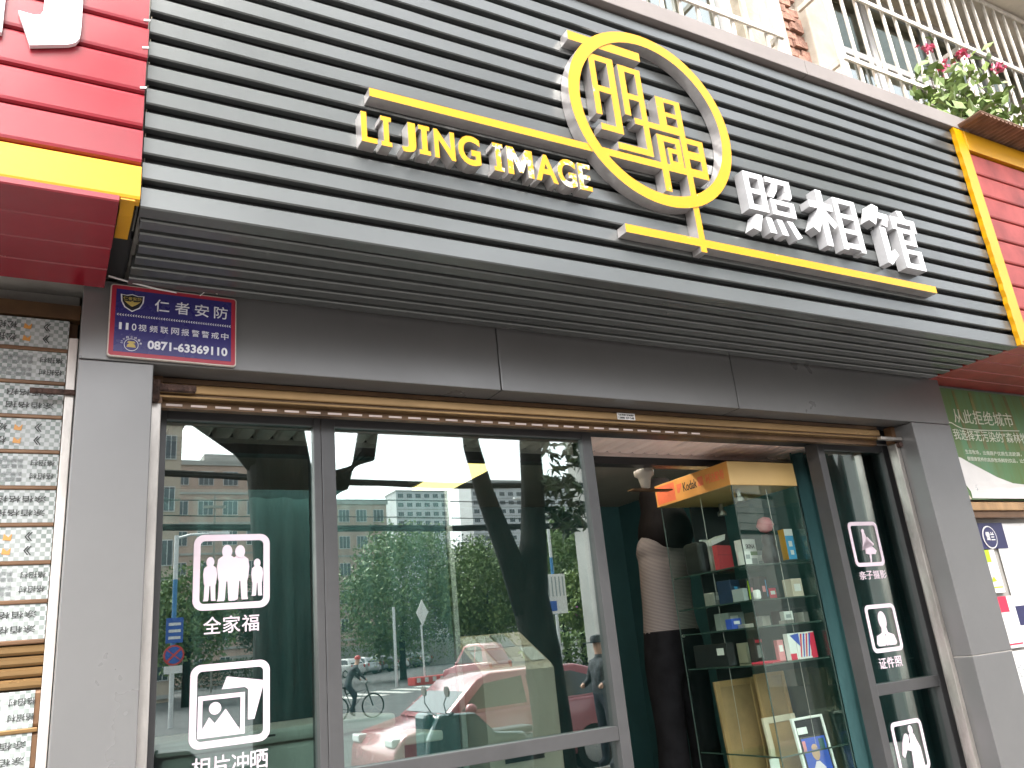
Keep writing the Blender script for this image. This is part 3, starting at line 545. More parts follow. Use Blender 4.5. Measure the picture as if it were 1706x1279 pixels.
MB().prism([(0.355, 2.352), (0.395, 2.352), (0.395, 2.400), (0.355, 2.400)], -0.002, -0.0012, fn=side).build('header_mark', 'orange_red', hd)
text('柯达胶卷', 0.415, 0.555, 2.350, 2.400, -0.002, 'orange_red', hd, 'lettering', 0.0008, 0.008, fn=side)
bx('base', 'frame_dark', cab, CX0, CX1, CY0, CY1, 0.02, 0.55, 0.003)
bx('glass_pane', 'cabinet_glass', cab, CX0+0.0055, CX1-0.0055, CY0, CY0+0.005, 0.552, 2.308); bx('glass_pane', 'cabinet_glass', cab, CX0, CX0+0.005, CY0, CY1, 0.552, 2.308)
bx('glass_pane', 'cabinet_glass', cab, CX1-0.005, CX1, CY0, CY1, 0.552, 2.308); bx('back_panel', 'frame_dark', cab, CX0+0.20, CX1-0.006, CY1-0.006, CY1, 0.552, 2.308)
for x, y in ((CX0-0.003, CY0-0.003), (CX1-0.002, CY0-0.003), (CX0-0.003, CY1-0.002)): bx('edge_strip', 'glass_edge', cab, x, x+0.005, y, y+0.0035, 0.552, 2.308)
for z in (1.912, 1.745, 1.620, 1.448, 1.05):
    s = bx('shelf', 'cabinet_glass', cab, CX0+0.006, CX1-0.006, CY0+0.006, CY1-0.007, z, z+0.006)
    bx('shelf_edge', 'glass_edge', s, CX0+0.006, CX1-0.006, CY0+0.0055, CY0+0.0065, z-0.0005, z+0.0065); bx('shelf_edge', 'glass_edge', s, CX0+0.0055, CX0+0.0065, CY0+0.007, CY1-0.008, z-0.0005, z+0.0065)
for x, y in ((3.07, 3.07), (3.30, 3.45)): MB().lathe((x, y, 2.24), [(0.0, 0), (0.026, 0), (0.026, 0.02), (0.015, 0.025), (0.012, 0.066)], 14).build('spot_lamp', 'rail_steel', cab)
for x, y in ((3.02, 3.30), (3.25, 3.05)): MB().tube([(x, y, 1.06), (x, y, 2.30)], 0.0012, 5).build('support_wire', 'rail_steel', cab)
def item(name, label, cat, m, x0, x1, y0, y1, z0, z1, rz=0.0, deco=None, bevel=0.002):
    t = thing(name, label, cat, ((x0+x1)/2, (y0+y1)/2, z0)); bx('carton', m, t, x0, x1, y0, y1, z0, z1, bevel)
    for nm, dm, u0, u1, v0, v1, sd in (deco or []):
        if sd == 'f': bx(nm, dm, t, x0+u0*(x1-x0), x0+u1*(x1-x0), y0-0.001, y0+0.0005, z0+v0*(z1-z0), z0+v1*(z1-z0))
        else: bx(nm, dm, t, x0-0.001, x0+0.0005, y0+u0*(y1-y0), y0+u1*(y1-y0), z0+v0*(z1-z0), z0+v1*(z1-z0))
    t.rotation_euler = (0, 0, rz); return t
S1, S2, S3, S4 = 1.919, 1.752, 1.627, 1.455
item('album', 'plain red album box on the top shelf of the display cabinet', 'box', 'box_red', 3.055, 3.19, 3.30, 3.33, S1, S1+0.135, 0.25, [('seam', 'box_black', 0, 1, 0.62, 0.63, 'f')])
sk = item('product_box', 'white and green product box beside the red album box', 'box', 'paper', 3.20, 3.30, 3.24, 3.30, S1, S1+0.155, 0.1, [('band', 'poster_green', 0, 1, 0.45, 0.58, 'f'), ('swatch', 'crimson', 0.1, 0.35, 0.48, 0.56, 'f'), ('picture', 'poster_grey', 0.25, 0.9, 0.06, 0.35, 'f')])
text('SKINA', 3.215, 3.285, S1+0.105, S1+0.128, 3.2375, 'ink', sk, 'lettering', 0.0008, 0.01)
item('camera_bag', 'black bag at the back of the top cabinet shelf', 'bag', 'box_black', 3.01, 3.075, 3.36, 3.50, S1, S1+0.17, 0, None, 0.02)
tag(MB().prism([(3.08, S1+0.14), (3.18, S1+0.17), (3.19, S1+0.20), (3.08, S1+0.165)], 3.34, 3.42).build('paper_roll', 'paper'), 'white folded paper lying on the red album box', 'paper')
ph = thing('plush_doll', 'grey plush doll with pink bow on the top cabinet shelf', 'doll', (3.27, 3.12, S1))
MB().lathe((3.27, 3.12, S1), [(0.0, 0), (0.04, 0.005), (0.048, 0.05), (0.035, 0.095), (0.028, 0.105), (0.036, 0.125), (0.03, 0.16), (0.0, 0.172)], 16).build('body', 'box_black', ph, smooth=True)
MB().lathe((3.262, 3.115, S1+0.165), [(0.0, 0), (0.03, 0.01), (0.046, 0.04), (0.03, 0.075), (0.0, 0.085)], 14).build('bow', 'box_pink', ph, smooth=True)
item('film_carton', 'yellow and blue film carton at the right of the top cabinet shelf', 'box', 'box_cyan', 3.33, 3.39, 3.06, 3.10, S1+0.02, S1+0.175, 0, [('panel', 'paper', 0, 1, 0.78, 1, 'f'), ('side_panel', 'yellow_panel', 0, 1, 0, 1, 's'), ('spot', 'paper', 0.3, 0.7, 0.42, 0.60, 'f'), ('spot', 'paper', 0.35, 0.72, 0.15, 0.30, 'f')])
item('memory_card_box', 'navy card box with a pale diamond on the second cabinet shelf', 'box', 'box_navy', 3.025, 3.12, 3.22, 3.30, S2, S2+0.115, 0.3, [('diamond', 'box_cyan', 0.35, 0.65, 0.35, 0.7, 'f'), ('edge_print', 'lime', 0.0, 1, 0.0, 0.12, 'f')])
item('memory_card_box', 'dark card box with yellow print at the middle of the second cabinet shelf', 'box', 'box_black', 3.125, 3.19, 3.20, 3.28, S2, S2+0.115, 0.2, [('stripe', 'lime', 0.15, 0.3, 0.1, 0.9, 'f'), ('print', 'box_pink', 0.5, 0.75, 0.4, 0.6, 'f')])
item('memory_card_box', 'dark card box with pink print at the right of the second cabinet shelf', 'box', 'box_black', 3.195, 3.27, 3.18, 3.26, S2, S2+0.12, 0.2, [('print', 'box_pink', 0.25, 0.6, 0.35, 0.6, 'f'), ('line', 'box_cyan', 0.72, 0.78, 0.15, 0.85, 'f')])
item('battery_pack', 'beige battery pack hanging box at the right of the second cabinet shelf', 'box', 'machine_beige', 3.31, 3.385, 3.06, 3.12, S2, S2+0.09, 0, [('label_band', 'paper', 0.2, 0.8, 0.3, 0.7, 'f')])
for k, (x, y, lb) in enumerate(((3.03, 3.15, 'leftmost'), (3.12, 3.12, 'second from left'), (3.22, 3.06, 'second from right'), (3.32, 3.05, 'rightmost'))):
    item('photo_stand', 'small silver photo stand on the third cabinet shelf, '+lb, 'stand', 'rail_steel', x, x+0.06, y, y+0.05, S3, S3+0.018+0.03*(k % 2), 0.1*k)
fl = item('card_pack', 'red white and blue card pack on the fourth cabinet shelf', 'box', 'paper', 3.20, 3.385, 3.05, 3.08, S4, S4+0.125)
for x0, x1, m, z0, z1 in ((3.20, 3.24, 'crimson', 0, 0.03), (3.345, 3.383, 'crimson', 0, 0.12)): bx('print', m, fl, x0, x1, 3.0488, 3.0505, S4+z0+0.001, S4+z1)
MB().prism([(3.215, S4+0.115), (3.275, S4+0.122), (3.275, S4+0.06)], 3.0488, 3.0499).build('print', 'box_blue', fl)
for k in range(5): MB().prism([(3.265+k*0.018, S4+0.01), (3.272+k*0.018, S4+0.01), (3.297+k*0.02, S4+0.118), (3.286+k*0.02, S4+0.118)], 3.0480, 3.0487).build('stripe', ('crimson', 'box_blue')[k % 2], fl)
item('magazine', 'dark film box standing on the fourth cabinet shelf', 'box', 'box_black', 3.13, 3.20, 3.22, 3.26, S4, S4+0.12, 0.2, [('title', 'crimson', 0.1, 0.9, 0.8, 0.92, 'f'), ('picture', 'poster_grey', 0.2, 0.8, 0.2, 0.7, 'f')])
item('lens_box', 'small grey lens box at the left end of the second cabinet shelf', 'box', 'poster_grey', 2.985, 3.02, 3.08, 3.15, S2, S2+0.06, 0.1)
item('film_tub', 'pale film tub near the front corner of the second cabinet shelf', 'tub', 'paper', 3.02, 3.05, 3.02, 3.05, S2, S2+0.045, 0, None, 0.008)
item('battery_card', 'white battery card at the back of the top cabinet shelf', 'card', 'paper', 3.12, 3.20, 3.46, 3.48, S1, S1+0.19, 0.1)
item('flash_box', 'grey green flash box at the back of the third cabinet shelf', 'box', 'poster_grey', 3.12, 3.24, 3.36, 3.46, S3, S3+0.085, 0.1, [('print', 'paper', 0.1, 0.6, 0.4, 0.8, 'f')])
item('tripod_box', 'black tripod box at the left of the fourth cabinet shelf', 'box', 'box_black', 2.98, 3.03, 3.25, 3.50, S4, S4+0.11, 0.0, [('print', 'paper', 0.1, 0.3, 0.5, 0.8, 's')])
goods = [('cream', 'paper', 1, 3.02, 3.06, .05, .04, .07), ('crimson', 'crimson', 2, 3.29, 3.20, .05, .05, .06), ('blue', 'box_blue', 3, 3.00, 3.20, .06, .05, .05), ('white', 'paper', 3, 3.27, 3.10, .05, .04, .06), ('amber', 'amber_panel', 1, 3.20, 3.40, .07, .05, .12),
         ('silver', 'rail_steel', 2, 3.07, 3.40, .07, .06, .07), ('pink', 'box_pink', 4, 3.17, 3.09, .035, .03, .10), ('black', 'box_black', 3, 3.33, 3.20, .06, .06, .07), ('beige', 'machine_beige', 4, 3.24, 3.40, .09, .06, .10), ('pale blue', 'box_cyan', 2, 3.24, 3.42, .06, .05, .09), ('green', 'poster_green', 4, 3.06, 3.42, .08, .05, .09), ('grey', 'poster_grey', 1, 3.34, 3.30, .06, .06, .10)]
for cl, m, sh_, x, y, w, d, h in goods:
    z = (S1, S2, S3, S4)[sh_-1]; item('carton_box', 'small '+cl+' carton on the '+('top', 'second', 'third', 'fourth')[sh_-1]+' cabinet shelf', 'box', m, x, x+w, y, y+d, z, z+h, random.uniform(-.3, .4), [('label_patch', 'paper' if m != 'paper' else 'poster_grey', 0.2, 0.8, 0.45, 0.75, 'f')])
item('booklet', 'red booklet lying flat on the fourth cabinet shelf', 'booklet', 'crimson', 3.06, 3.18, 3.08, 3.19, S4, S4+0.008, 0.35)
def frame(name, label, x0, x1, y, z0, z1, tilt, fm, pm, w=0.022, cat='picture frame', rz=0.0):
    t = thing(name, label, cat, ((x0+x1)/2, y, z0)); 
    bx('frame_bar', fm, t, x0, x0+w, y, y+0.018, z0, z1, 0.003); bx('frame_bar', fm, t, x1-w, x1, y, y+0.018, z0, z1, 0.003)
    bx('frame_bar', fm, t, x0+w, x1-w, y+0.001, y+0.017, z0, z0+w, 0.003); bx('frame_bar', fm, t, x0+w, x1-w, y+0.001, y+0.017, z1-w, z1, 0.003)
    bx('panel', pm, t, x0+w, x1-w, y+0.008, y+0.012, z0+w, z1-w); t.rotation_euler = (tilt, 0, rz); return t
frame('picture_frame', 'large wooden picture frame leaning at the left of the lower cabinet', 3.00, 3.27, 3.36, 0.56, 1.385, -0.05, 'wood', 'wood_panel', 0.03)
frame('picture_frame', 'wooden picture frame standing high at the right of the lower cabinet', 3.20, 3.405, 3.30, 1.06, 1.40, -0.05, 'wood', 'wood_panel', 0.02)
frame('picture_frame', 'dark wooden picture frame standing behind the large one', 3.10, 3.36, 3.44, 0.56, 1.25, -0.06, 'wood', 'wood_panel', 0.035)
frame('picture_frame', 'pale picture frame leaning right behind the portrait print', 3.15, 3.37, 3.20, 0.56, 1.20, -0.1, 'machine_beige', 'wood_panel', 0.03)
pr = frame('portrait_print', 'white framed colourful print at the bottom of the cabinet', 3.175, 3.385, 3.06, 0.86, 1.195, -0.12, 'paper', 'box_black', 0.012, 'print')
for nm, m, x0, x1, z0, z1, d in (('picture', 'box_blue', 3.205, 3.362, 0.88, 1.10, 0), ('patch', 'box_pink', 3.205, 3.225, 1.05, 1.09, 1), ('patch', 'teal_wall', 3.315, 3.350, 1.04, 1.09, 1), ('patch', 'paper', 3.195, 3.26, 1.12, 1.15, 1)):
    bx(nm, m, pr, x0, x1, 3.066-0.001*d, 3.0675-0.001*d, z0, z1)
MB().prism(ell(3.275, 1.035, 0.026, 0.036), 3.063, 3.0645).build('patch', 'skin', pr); MB().prism([(3.235, 0.89), (3.33, 0.89), (3.315, 0.965), (3.285, 0.995), (3.262, 0.995), (3.238, 0.965)], 3.0625, 3.0642).build('patch', 'decal', pr)
item('price_card', 'small white card at the foot of the left picture frame', 'card', 'paper', 2.985, 3.045, 3.10, 3.102, 0.90, 1.04)

ct = thing('photo_printer', 'white photo printing machine behind the left glass panes', 'printer', (0.78, 3.3, 0.02))
bx('cabinet', 'counter', ct, 0.36, 1.20, 3.08, 3.50, 0.02, 1.40, 0.02); bx('lid', 'counter', ct, 0.34, 1.16, 3.06, 3.52, 1.402, 1.45, 0.015)
bx('tray', 'counter', ct, 1.202, 1.36, 3.10, 3.40, 1.33, 1.365, 0.008); bx('slot', 'box_black', ct, 0.55, 0.72, 3.0585, 3.0605, 1.425, 1.432); bx('screen_edge', 'rail_steel', ct, 0.75, 1.10, 3.055, 3.061, 1.15, 1.24, 0.004)
kx = thing('photo_kiosk', 'beige photo kiosk with sample pictures behind the sliding door', 'kiosk', (1.90, 3.75, 0.02))
MB().prism([(3.50, 0.02), (3.95, 0.02), (3.95, 1.72), (3.80, 1.72), (3.52, 1.56), (3.50, 1.54)], 1.745, 2.12, fn=lambda u, v, d: (d, u, v)).build('cabinet', 'machine_beige', kx)
def slope(u, v, d): t = v; return (u, 3.522+0.278*t-d*0.5, 1.563+0.158*t+d*0.87)
for i in range(4):
    for j in range(2):
        u0 = 1.765+i*0.088; MB().prism([(u0, 0.08+j*0.46), (u0+0.078, 0.08+j*0.46), (u0+0.078, 0.48+j*0.46), (u0, 0.48+j*0.46)], 0.002, 0.004, fn=slope).build('sample_picture', ('paper', 'poster_grey', 'machine_beige', 'poster_milk')[(i+3*j) % 4], kx)
bx('mouth', 'box_black', kx, 1.82, 2.02, 3.495, 3.5015, 1.16, 1.22)
sp = thing('security_camera', 'white dome security camera under the dark beam above the person', 'camera', (2.68, 3.36, 2.36))
MB().lathe((2.69, 3.33, 2.36), [(0.0, 0), (0.022, 0.004), (0.03, 0.04), (0.034, 0.06), (0.050, 0.07), (0.052, 0.095), (0.04, 0.10), (0.0, 0.10)], 18).build('dome', 'room_white', sp, smooth=True)
bx('bracket', 'gold_dark', sp, 2.60, 2.86, 3.32, 3.37, 2.354, 2.3595); bx('ceiling_mount', 'room_white', sp, 2.67, 2.71, 3.31, 3.35, 2.458, 2.461)

# ---- people: one continuous skinned body each
def human(name, label, joints, edges, mats, zones, smooth=2, extra=None):
    me = bpy.data.meshes.new(name); me.from_pydata([j[:3] for j in joints], edges, [])
    o = bpy.data.objects.new(name, me); COL.objects.link(o)
    sk = o.modifiers.new('skin', 'SKIN'); sk.use_smooth_shade = True
    for i, j in enumerate(joints):
        r = j[3]; me.skin_vertices[0].data[i].radius = r if isinstance(r, tuple) else (r, r)
    me.skin_vertices[0].data[0].use_root = True
    ss = o.modifiers.new('sub', 'SUBSURF'); ss.levels = smooth; ss.render_levels = smooth
    rm = o.modifiers.new('remesh', 'REMESH'); rm.mode = 'VOXEL'; rm.voxel_size = 0.016
    sm = o.modifiers.new('smooth', 'SMOOTH'); sm.iterations = 9; sm.factor = 0.5
    dg = bpy.context.evaluated_depsgraph_get(); dg.update(); m2 = bpy.data.meshes.new_from_object(o.evaluated_get(dg))
    bpy.data.objects.remove(o); m2.name = name
    loc = Vector((joints[0][0], joints[0][1], min(j[2] for j in joints)))
    idx = []
    for p in m2.polygons: idx.append(zones(p.center))
    for v in m2.vertices: v.co -= loc
    m2.materials.clear()
    for m in mats: m2.materials.append(M_(m))
    m2.polygons.foreach_set('material_index', idx); m2.polygons.foreach_set('use_smooth', [True]*len(m2.polygons))
    ob = bpy.data.objects.new(name, m2); COL.objects.link(ob); place(ob, loc, None); tag(ob, label, 'person'); return ob
px, py, fz = 3.06, 3.76, 0.66
J = [(px, py, 1.60, (0.178, 0.125)), (px, py, 1.72, (0.170, 0.118)), (px+0.01, py, 1.88, (0.172, 0.118)), (px+0.03, py, 2.05, (0.180, 0.120)), (px+0.05, py, 2.16, (0.160, 0.10)), (px+0.07, py+0.01, 2.25, 0.058), (px+0.08, py+0.02, 2.36, (0.080, 0.095)), (px+0.08, py+0.02, 2.45, (0.07, 0.085)),
     (px-0.075, py+0.03, 2.11, 0.065), (px+0.12, py+0.20, 2.06, 0.052), (px+0.24, py+0.33, 2.12, 0.04), (px+0.30, py+0.41, 2.18, 0.032),
     (px+0.20, py+0.02, 2.12, 0.07), (px+0.28, py+0.18, 2.06, 0.052), (px+0.28, py+0.32, 2.12, 0.04), (px+0.26, py+0.40, 2.18, 0.032),
     (px-0.095, py, 1.48, (0.112, 0.11)), (px-0.105, py-0.01, 1.15, (0.088, 0.085)), (px-0.12, py, 0.76, (0.105, 0.10)), (px-0.12, py-0.06, 0.70, 0.05),
     (px+0.095, py, 1.48, (0.112, 0.11)), (px+0.105, py-0.01, 1.15, (0.088, 0.085)), (px+0.12, py, 0.76, (0.105, 0.10)), (px+0.12, py-0.06, 0.70, 0.05)]
Ed = [(0,1),(1,2),(2,3),(3,4),(4,5),(5,6),(6,7),(4,8),(8,9),(9,10),(10,11),(4,12),(12,13),(13,14),(14,15),(0,16),(16,17),(17,18),(18,19),(0,20),(20,21),(21,22),(22,23)]
def zone_shop(c): return 1 if c.z < 1.655 else (0 if c.z < 2.215 and c.y < py+0.27 else 2)
pe = human('person', 'person in a striped top and black trousers with their back turned behind the display cabinet', J, Ed, ['striped_knit', 'trousers_black', 'skin'], zone_shop)
hm = MB(); hm.lathe((px+0.075, py+0.005, 2.13), [(0.06, -0.045), (0.13, -0.02), (0.165, 0.05), (0.152, 0.12), (0.125, 0.20), (0.125, 0.28), (0.11, 0.34), (0.06, 0.385), (0.0, 0.40)], 20)
hm.build('hair', 'hair', pe, smooth=True)
MB().disc((px-0.02, py-0.125, 1.62), 0.008, (0, 1, 0), 0.01, 10).build('belt_stud', 'rail_steel', pe)
st = thing('step_stool', 'dark step stool under the person in the striped top', 'stool', (px, py, 0.02))
bx('seat', 'wood', st, px-0.22, px+0.22, py-0.16, py+0.16, 0.60, 0.64, 0.006)
for sx in (-0.19, 0.19):
    for sy in (-0.13, 0.13): bx('leg', 'wood', st, px+sx-0.018, px+sx+0.018, py+sy-0.018, py+sy+0.018, 0.02, 0.60)

# ================================================================== neighbour on the left
lf = thing('red_sign', 'glossy red slatted shop sign with white lettering and yellow strip, left edge', 'sign', (-0.5, 2.06, 2.8))
RY = 2.062
def rslat(x0, x1, z0, z1, m, y=RY, parent=lf, nm='slat'):
    n = 10; b = MB(); prof = [(0.010, 0.0), (0.002, 0.004), (0.0, 0.012), (0.0, z1-z0-0.014), (0.004, z1-z0-0.006), (0.014, z1-z0), (0.03, z1-z0), (0.03, 0.0)]; m_ = len(prof); vs = []; fs = []
    ph = random.uniform(0, 6)
    for i in range(n+1):
        x = x0+(x1-x0)*i/n; dy = 0.002*math.sin(ph+i*0.9)
        vs += [(x, y+u+(dy if 0.02 < v < z1-z0-0.02 else 0), z0+v) for u, v in prof]
    for i in range(n): fs += [(i*m_+q, (i+1)*m_+q, (i+1)*m_+(q+1) % m_, i*m_+(q+1) % m_) for q in range(m_)]
    fs += [tuple(range(m_)), tuple(range(n*m_+m_-1, n*m_-1, -1))]
    return b.add(vs, fs).build(nm, m, parent, smooth=False)
bx('backing_board', 'charcoal_back', lf, -1.6, 0.142, 2.10, 2.14, 2.85, 3.95)
rslat(-1.6, 0.143, 2.822, 2.933, 'yellow_panel')
for k in range(9): rslat(-1.6, 0.143-random.uniform(0, 0.003), 2.935+k*0.1135, 3.0455+k*0.1135, 'red_panel')
for k in range(4):
    y = 2.05+0.134*k; xe = 0.094-random.uniform(0, 0.004)
    MB().prism([(y, 2.806), (y+0.003, 2.802), (y+0.128, 2.802), (y+0.131, 2.806), (y+0.131, 2.82), (y, 2.82)], -1.6, xe, fn=lambda u, v, d: (d, u, v)).build('soffit_slat', 'red_panel', lf)
MB().prism([(2.066, 2.82), (2.14, 2.815), (2.30, 2.83), (2.10, 2.86), (2.066, 2.86)], 0.098, 0.132, fn=lambda u, v, d: (d, u, v)).build('end_return', 'yellow_panel', lf)
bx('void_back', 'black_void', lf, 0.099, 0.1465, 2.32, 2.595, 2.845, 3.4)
def rnd(pts): return pts
MB().prism([(-0.116, 3.72), (-0.030, 3.72), (-0.024, 3.30), (-0.026, 3.275), (-0.034, 3.258), (-0.050, 3.247), (-0.075, 3.238), (-0.136, 3.216), (-0.170, 3.316), (-0.135, 3.314), (-0.120, 3.320), (-0.114, 3.335)], 2.045, 2.0595).build('letter', ['white_letter'], lf)
MB().prism([(-0.30, 3.235), (-0.200, 3.235), (-0.204, 3.72), (-0.30, 3.72)], 2.045, 2.0595).build('letter', ['white_letter'], lf)
for z in (3.40, 3.305, 3.17): MB().prism([(0.128, z), (0.144, z+0.004), (0.1445, z+0.010), (0.128, z+0.006)], 2.0595, 2.0615).build('paint_scuff', 'paper', lf)

ls = thing('advert_shutter', 'closed roller shutter plastered with chequered advert stickers at the left edge', 'shutter', (-0.4, 2.74, 0))
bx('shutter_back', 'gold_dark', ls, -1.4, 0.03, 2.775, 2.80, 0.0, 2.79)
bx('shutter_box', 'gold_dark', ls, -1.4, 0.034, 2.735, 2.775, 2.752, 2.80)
bx('guide_rail', 'rail_white', ls, 0.008, 0.034, 2.70, 2.77, 0.0, 2.675, 0.003); bx('guide_plate', 'gold', ls, 0.010, 0.032, 2.702, 2.75, 2.56, 2.672)
bx('stop_bracket', 'rust', ls, -0.085, 0.036, 2.684, 2.699, 2.484, 2.500, 0.003)
zs = [2.738]
adv = ['松招村', '电话服务', '栢格招村', '松招村', '门窗维修', '格栢村', '松招村', '栢招村', '涂栢招村', '', '涂栢招', '服务']
z = 2.745; k = 0; first = True
while z > 1.2:
    if k == 9:
        for q in range(4):
            rs_ = MB().prism([(2.742, z-0.027), (2.736, z-0.020), (2.736, z-0.010), (2.742, z-0.002), (2.775, z-0.002), (2.775, z-0.027)], -1.4, 0.007, fn=lambda u, v, d: (d, u, v)).build('shutter_rib', 'gold', ls); z -= 0.0295
        z -= 0.004; k += 1; continue
    h = 0.0945
    MB().prism([(2.748, z-h), (2.744, z-h+0.008), (2.744, z-0.008), (2.748, z), (2.775, z), (2.775, z-h)], -1.4, 0.007, fn=lambda u, v, d: (d, u, v)).build('shutter_slat', 'brown_bar', ls)
    sk_ = bx('sticker', 'sticker_checker', ls, -1.38, 0.006-(0.012 if k > 9 else 0), 2.7405, 2.7435, z-h-0.0005, z+0.0005)
    yv = 2.7385; t = adv[k % len(adv)]
    for r in range(2):
        zz = z-0.040-r*0.040; mode = k % 3
        if mode == 0:
            for q in range(2): text('《', 0.0-0.065-0.02*q*0, -0.045, zz, zz+0.026, yv, 'sticker_ink', sk_, 'print', 0.0008, 0.01, res=2) if q == 0 else None
            MB().prism([(-0.118, zz+0.004), (-0.098, zz+0.002), (-0.096, zz+0.022), (-0.105, zz+0.012), (-0.116, zz+0.022)], yv, yv+0.0008).build('print', 'orange_panel', sk_)
            text('松招', -0.19, -0.135, zz, zz+0.024, yv, 'sticker_ink', sk_, 'print', 0.0008, 0.0, res=2, flip=True)
        elif mode == 1:
            text('格招村', -0.068, -0.004, zz+0.003, zz+0.022, yv, 'sticker_ink', sk_, 'print', 0.0008, 0.0, res=2, flip=True)
            text('省内各种装修', -0.185, -0.085, zz+0.012, zz+0.026, yv, 'poster_grey', sk_, 'print', 0.0008, 0.0, res=1); text('材料批发零售', -0.185, -0.085, zz-0.004, zz+0.009, yv, 'poster_grey', sk_, 'print', 0.0008, 0.0, res=1)
        else:
            text('涂栢格招', -0.145, -0.018, zz+0.003, zz+0.023, yv, 'sticker_ink', sk_, 'print', 0.0008, 0.0, res=2, flip=True)
    bx('gold_strip', 'brown_bar' if k < 9 else 'gold', ls, -1.4, 0.007, 2.735, 2.775, z-h-0.0135, z-h-0.001, 0.003)
    z -= h+0.0145; k += 1
nw = thing('neighbour_wall', 'plain wall of the neighbouring unit behind the advert shutter', 'wall', (-0.8, 2.9, 0))
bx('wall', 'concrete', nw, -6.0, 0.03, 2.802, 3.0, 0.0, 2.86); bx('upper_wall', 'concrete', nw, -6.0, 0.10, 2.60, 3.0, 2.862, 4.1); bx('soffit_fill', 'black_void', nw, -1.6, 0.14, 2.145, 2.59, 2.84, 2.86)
bx('wall_return', 'concrete', nw, -6.0, -1.42, 2.60, 2.80, 0.0, 2.79)

# ================================================================== neighbour on the right
rt = thing('red_yellow_sign', 'weathered red slatted sign with a yellow frame at the right edge', 'sign', (5.2, 2.06, 2.8))
bx('backing_board', 'charcoal_back', rt, 4.18, 7.0, 2.11, 2.14, 2.85, 4.05)
b = MB(); n = 34; pts = []
for i in range(n+1): pts.append((4.148+0.004*random.random()+0.004*(i % 2), 2.825+(4.10-2.825)*i/n))
MB().prism([(4.236, 2.822), (4.236, 4.10)]+pts[::-1], 2.066, 2.0895).build('frame_bar', 'yellow_panel', rt)
bx('frame_bar', 'yellow_panel', rt, 4.2365, 7.0, 2.062, 2.1085, 3.975, 4.098, 0.002); bx('frame_bar', 'yellow_panel', rt, 4.2365, 7.0, 2.062, 2.1085, 2.822, 2.90, 0.002)
for k in range(8): rslat(4.2375, 7.0, 2.903+k*0.1335, 3.035+k*0.1335, 'red_panel_old', 2.075, rt)
for k in range(5):
    y = 2.064+0.122*k
    MB().prism([(y, 2.832), (y+0.003, 2.828), (y+0.115, 2.828), (y+0.118, 2.832), (y+0.118, 2.845), (y, 2.845)], 4.176, 7.0, fn=lambda u, v, d: (d, u, v)).build('soffit_slat', 'red_panel_old', rt)
tag(MB().tube([(4.30, 2.13, 2.825), (4.315, 2.15, 2.79), (4.33, 2.20, 2.75)], 0.0018, 5).build('loose_wire', 'gold'), 'thin loose wire dangling under the red sign at the right', 'wire')
rw = thing('milk_shop_wall', 'wall of the neighbouring milk shop at the right edge', 'wall', (5.5, 2.75, 0))
bx('wall', 'concrete', rw, 4.262, 9.0, 2.70, 2.95, 0.0, 2.86)
po = thing('milk_poster', 'green milk poster with white lettering under the red sign', 'poster', (4.9, 2.66, 2.15))
n = 24; vs = []; fs = []
PW = lambda x, z: 2.655+0.012*math.sin((x-4.25)*7.0+z*2)*(max(0, 2.80-z)/0.65)**0.8-0.03*max(0, (2.3-z))
zsx = [2.165+(2.81-2.165)*j/8 for j in range(9)]; xsx = [4.258+(5.9-4.258)*i/n for i in range(n+1)]
def grid(xs, zs, y0, th):
    b = MB(); nx, nz = len(xs), len(zs)
    vs = [(x, PW(x, z)-y0, z) for x in xs for z in zs]+[(x, PW(x, z)-y0+th, z) for x in xs for z in zs]; o = nx*nz
    fs = [(i*nz+j, (i+1)*nz+j, (i+1)*nz+j+1, i*nz+j+1) for i in range(nx-1) for j in range(nz-1)]
    fs += [tuple(o+q for q in f[::-1]) for f in fs]
    for i in range(nx-1): fs += [(i*nz, o+i*nz, o+(i+1)*nz, (i+1)*nz), ((i+1)*nz+nz-1, o+(i+1)*nz+nz-1, o+i*nz+nz-1, i*nz+nz-1)]
    return b.add(vs, fs)
grid(xsx, zsx, 0.0, 0.002).build('sheet', 'poster_green', po)
def pm(u, v, d): return (u, PW(u, v)-0.0025+d, v)
milk = [(4.262, 2.375), (4.285, 2.37), (4.292, 2.40), (4.284, 2.435), (4.312, 2.405), (4.35, 2.40), (4.42, 2.375), (4.52, 2.345), (4.66, 2.30), (4.80, 2.265), (5.0, 2.25), (5.3, 2.25), (5.85, 2.24), (5.85, 2.172), (4.34, 2.172), (4.345, 2.21), (4.315, 2.25), (4.285, 2.265), (4.27, 2.30)]
MB().prism(milk, 0.0, 0.001, fn=pm).build('milk_splash', 'poster_milk', po)
MB().prism([(4.262, 2.168), (4.33, 2.168), (4.32, 2.185), (4.265, 2.20)], -0.001, 0.0, fn=pm).build('pale_corner', 'machine_beige', po)
for k in range(9):
    x = 4.30+k*0.17+random.uniform(-0.03, 0.03); w = random.uniform(0.012, 0.03)
    MB().prism([(x, 2.46), (x+w*1.3, 2.46), (x+w-0.02, 2.80), (x-0.02, 2.80)], 0.0012, 0.002, fn=pm).build('light_shaft', 'poster_shaft', po)
text('从此拒绝城市', 4.395, 4.965, 2.605, 2.69, -0.001, 'poster_text', po, 'lettering', 0.0008, 0.0, fn=pm); text('我选择无污染的"森林牧场', 4.345, 5.12, 2.505, 2.568, -0.001, 'poster_text', po, 'lettering', 0.0008, 0.0, fn=pm)
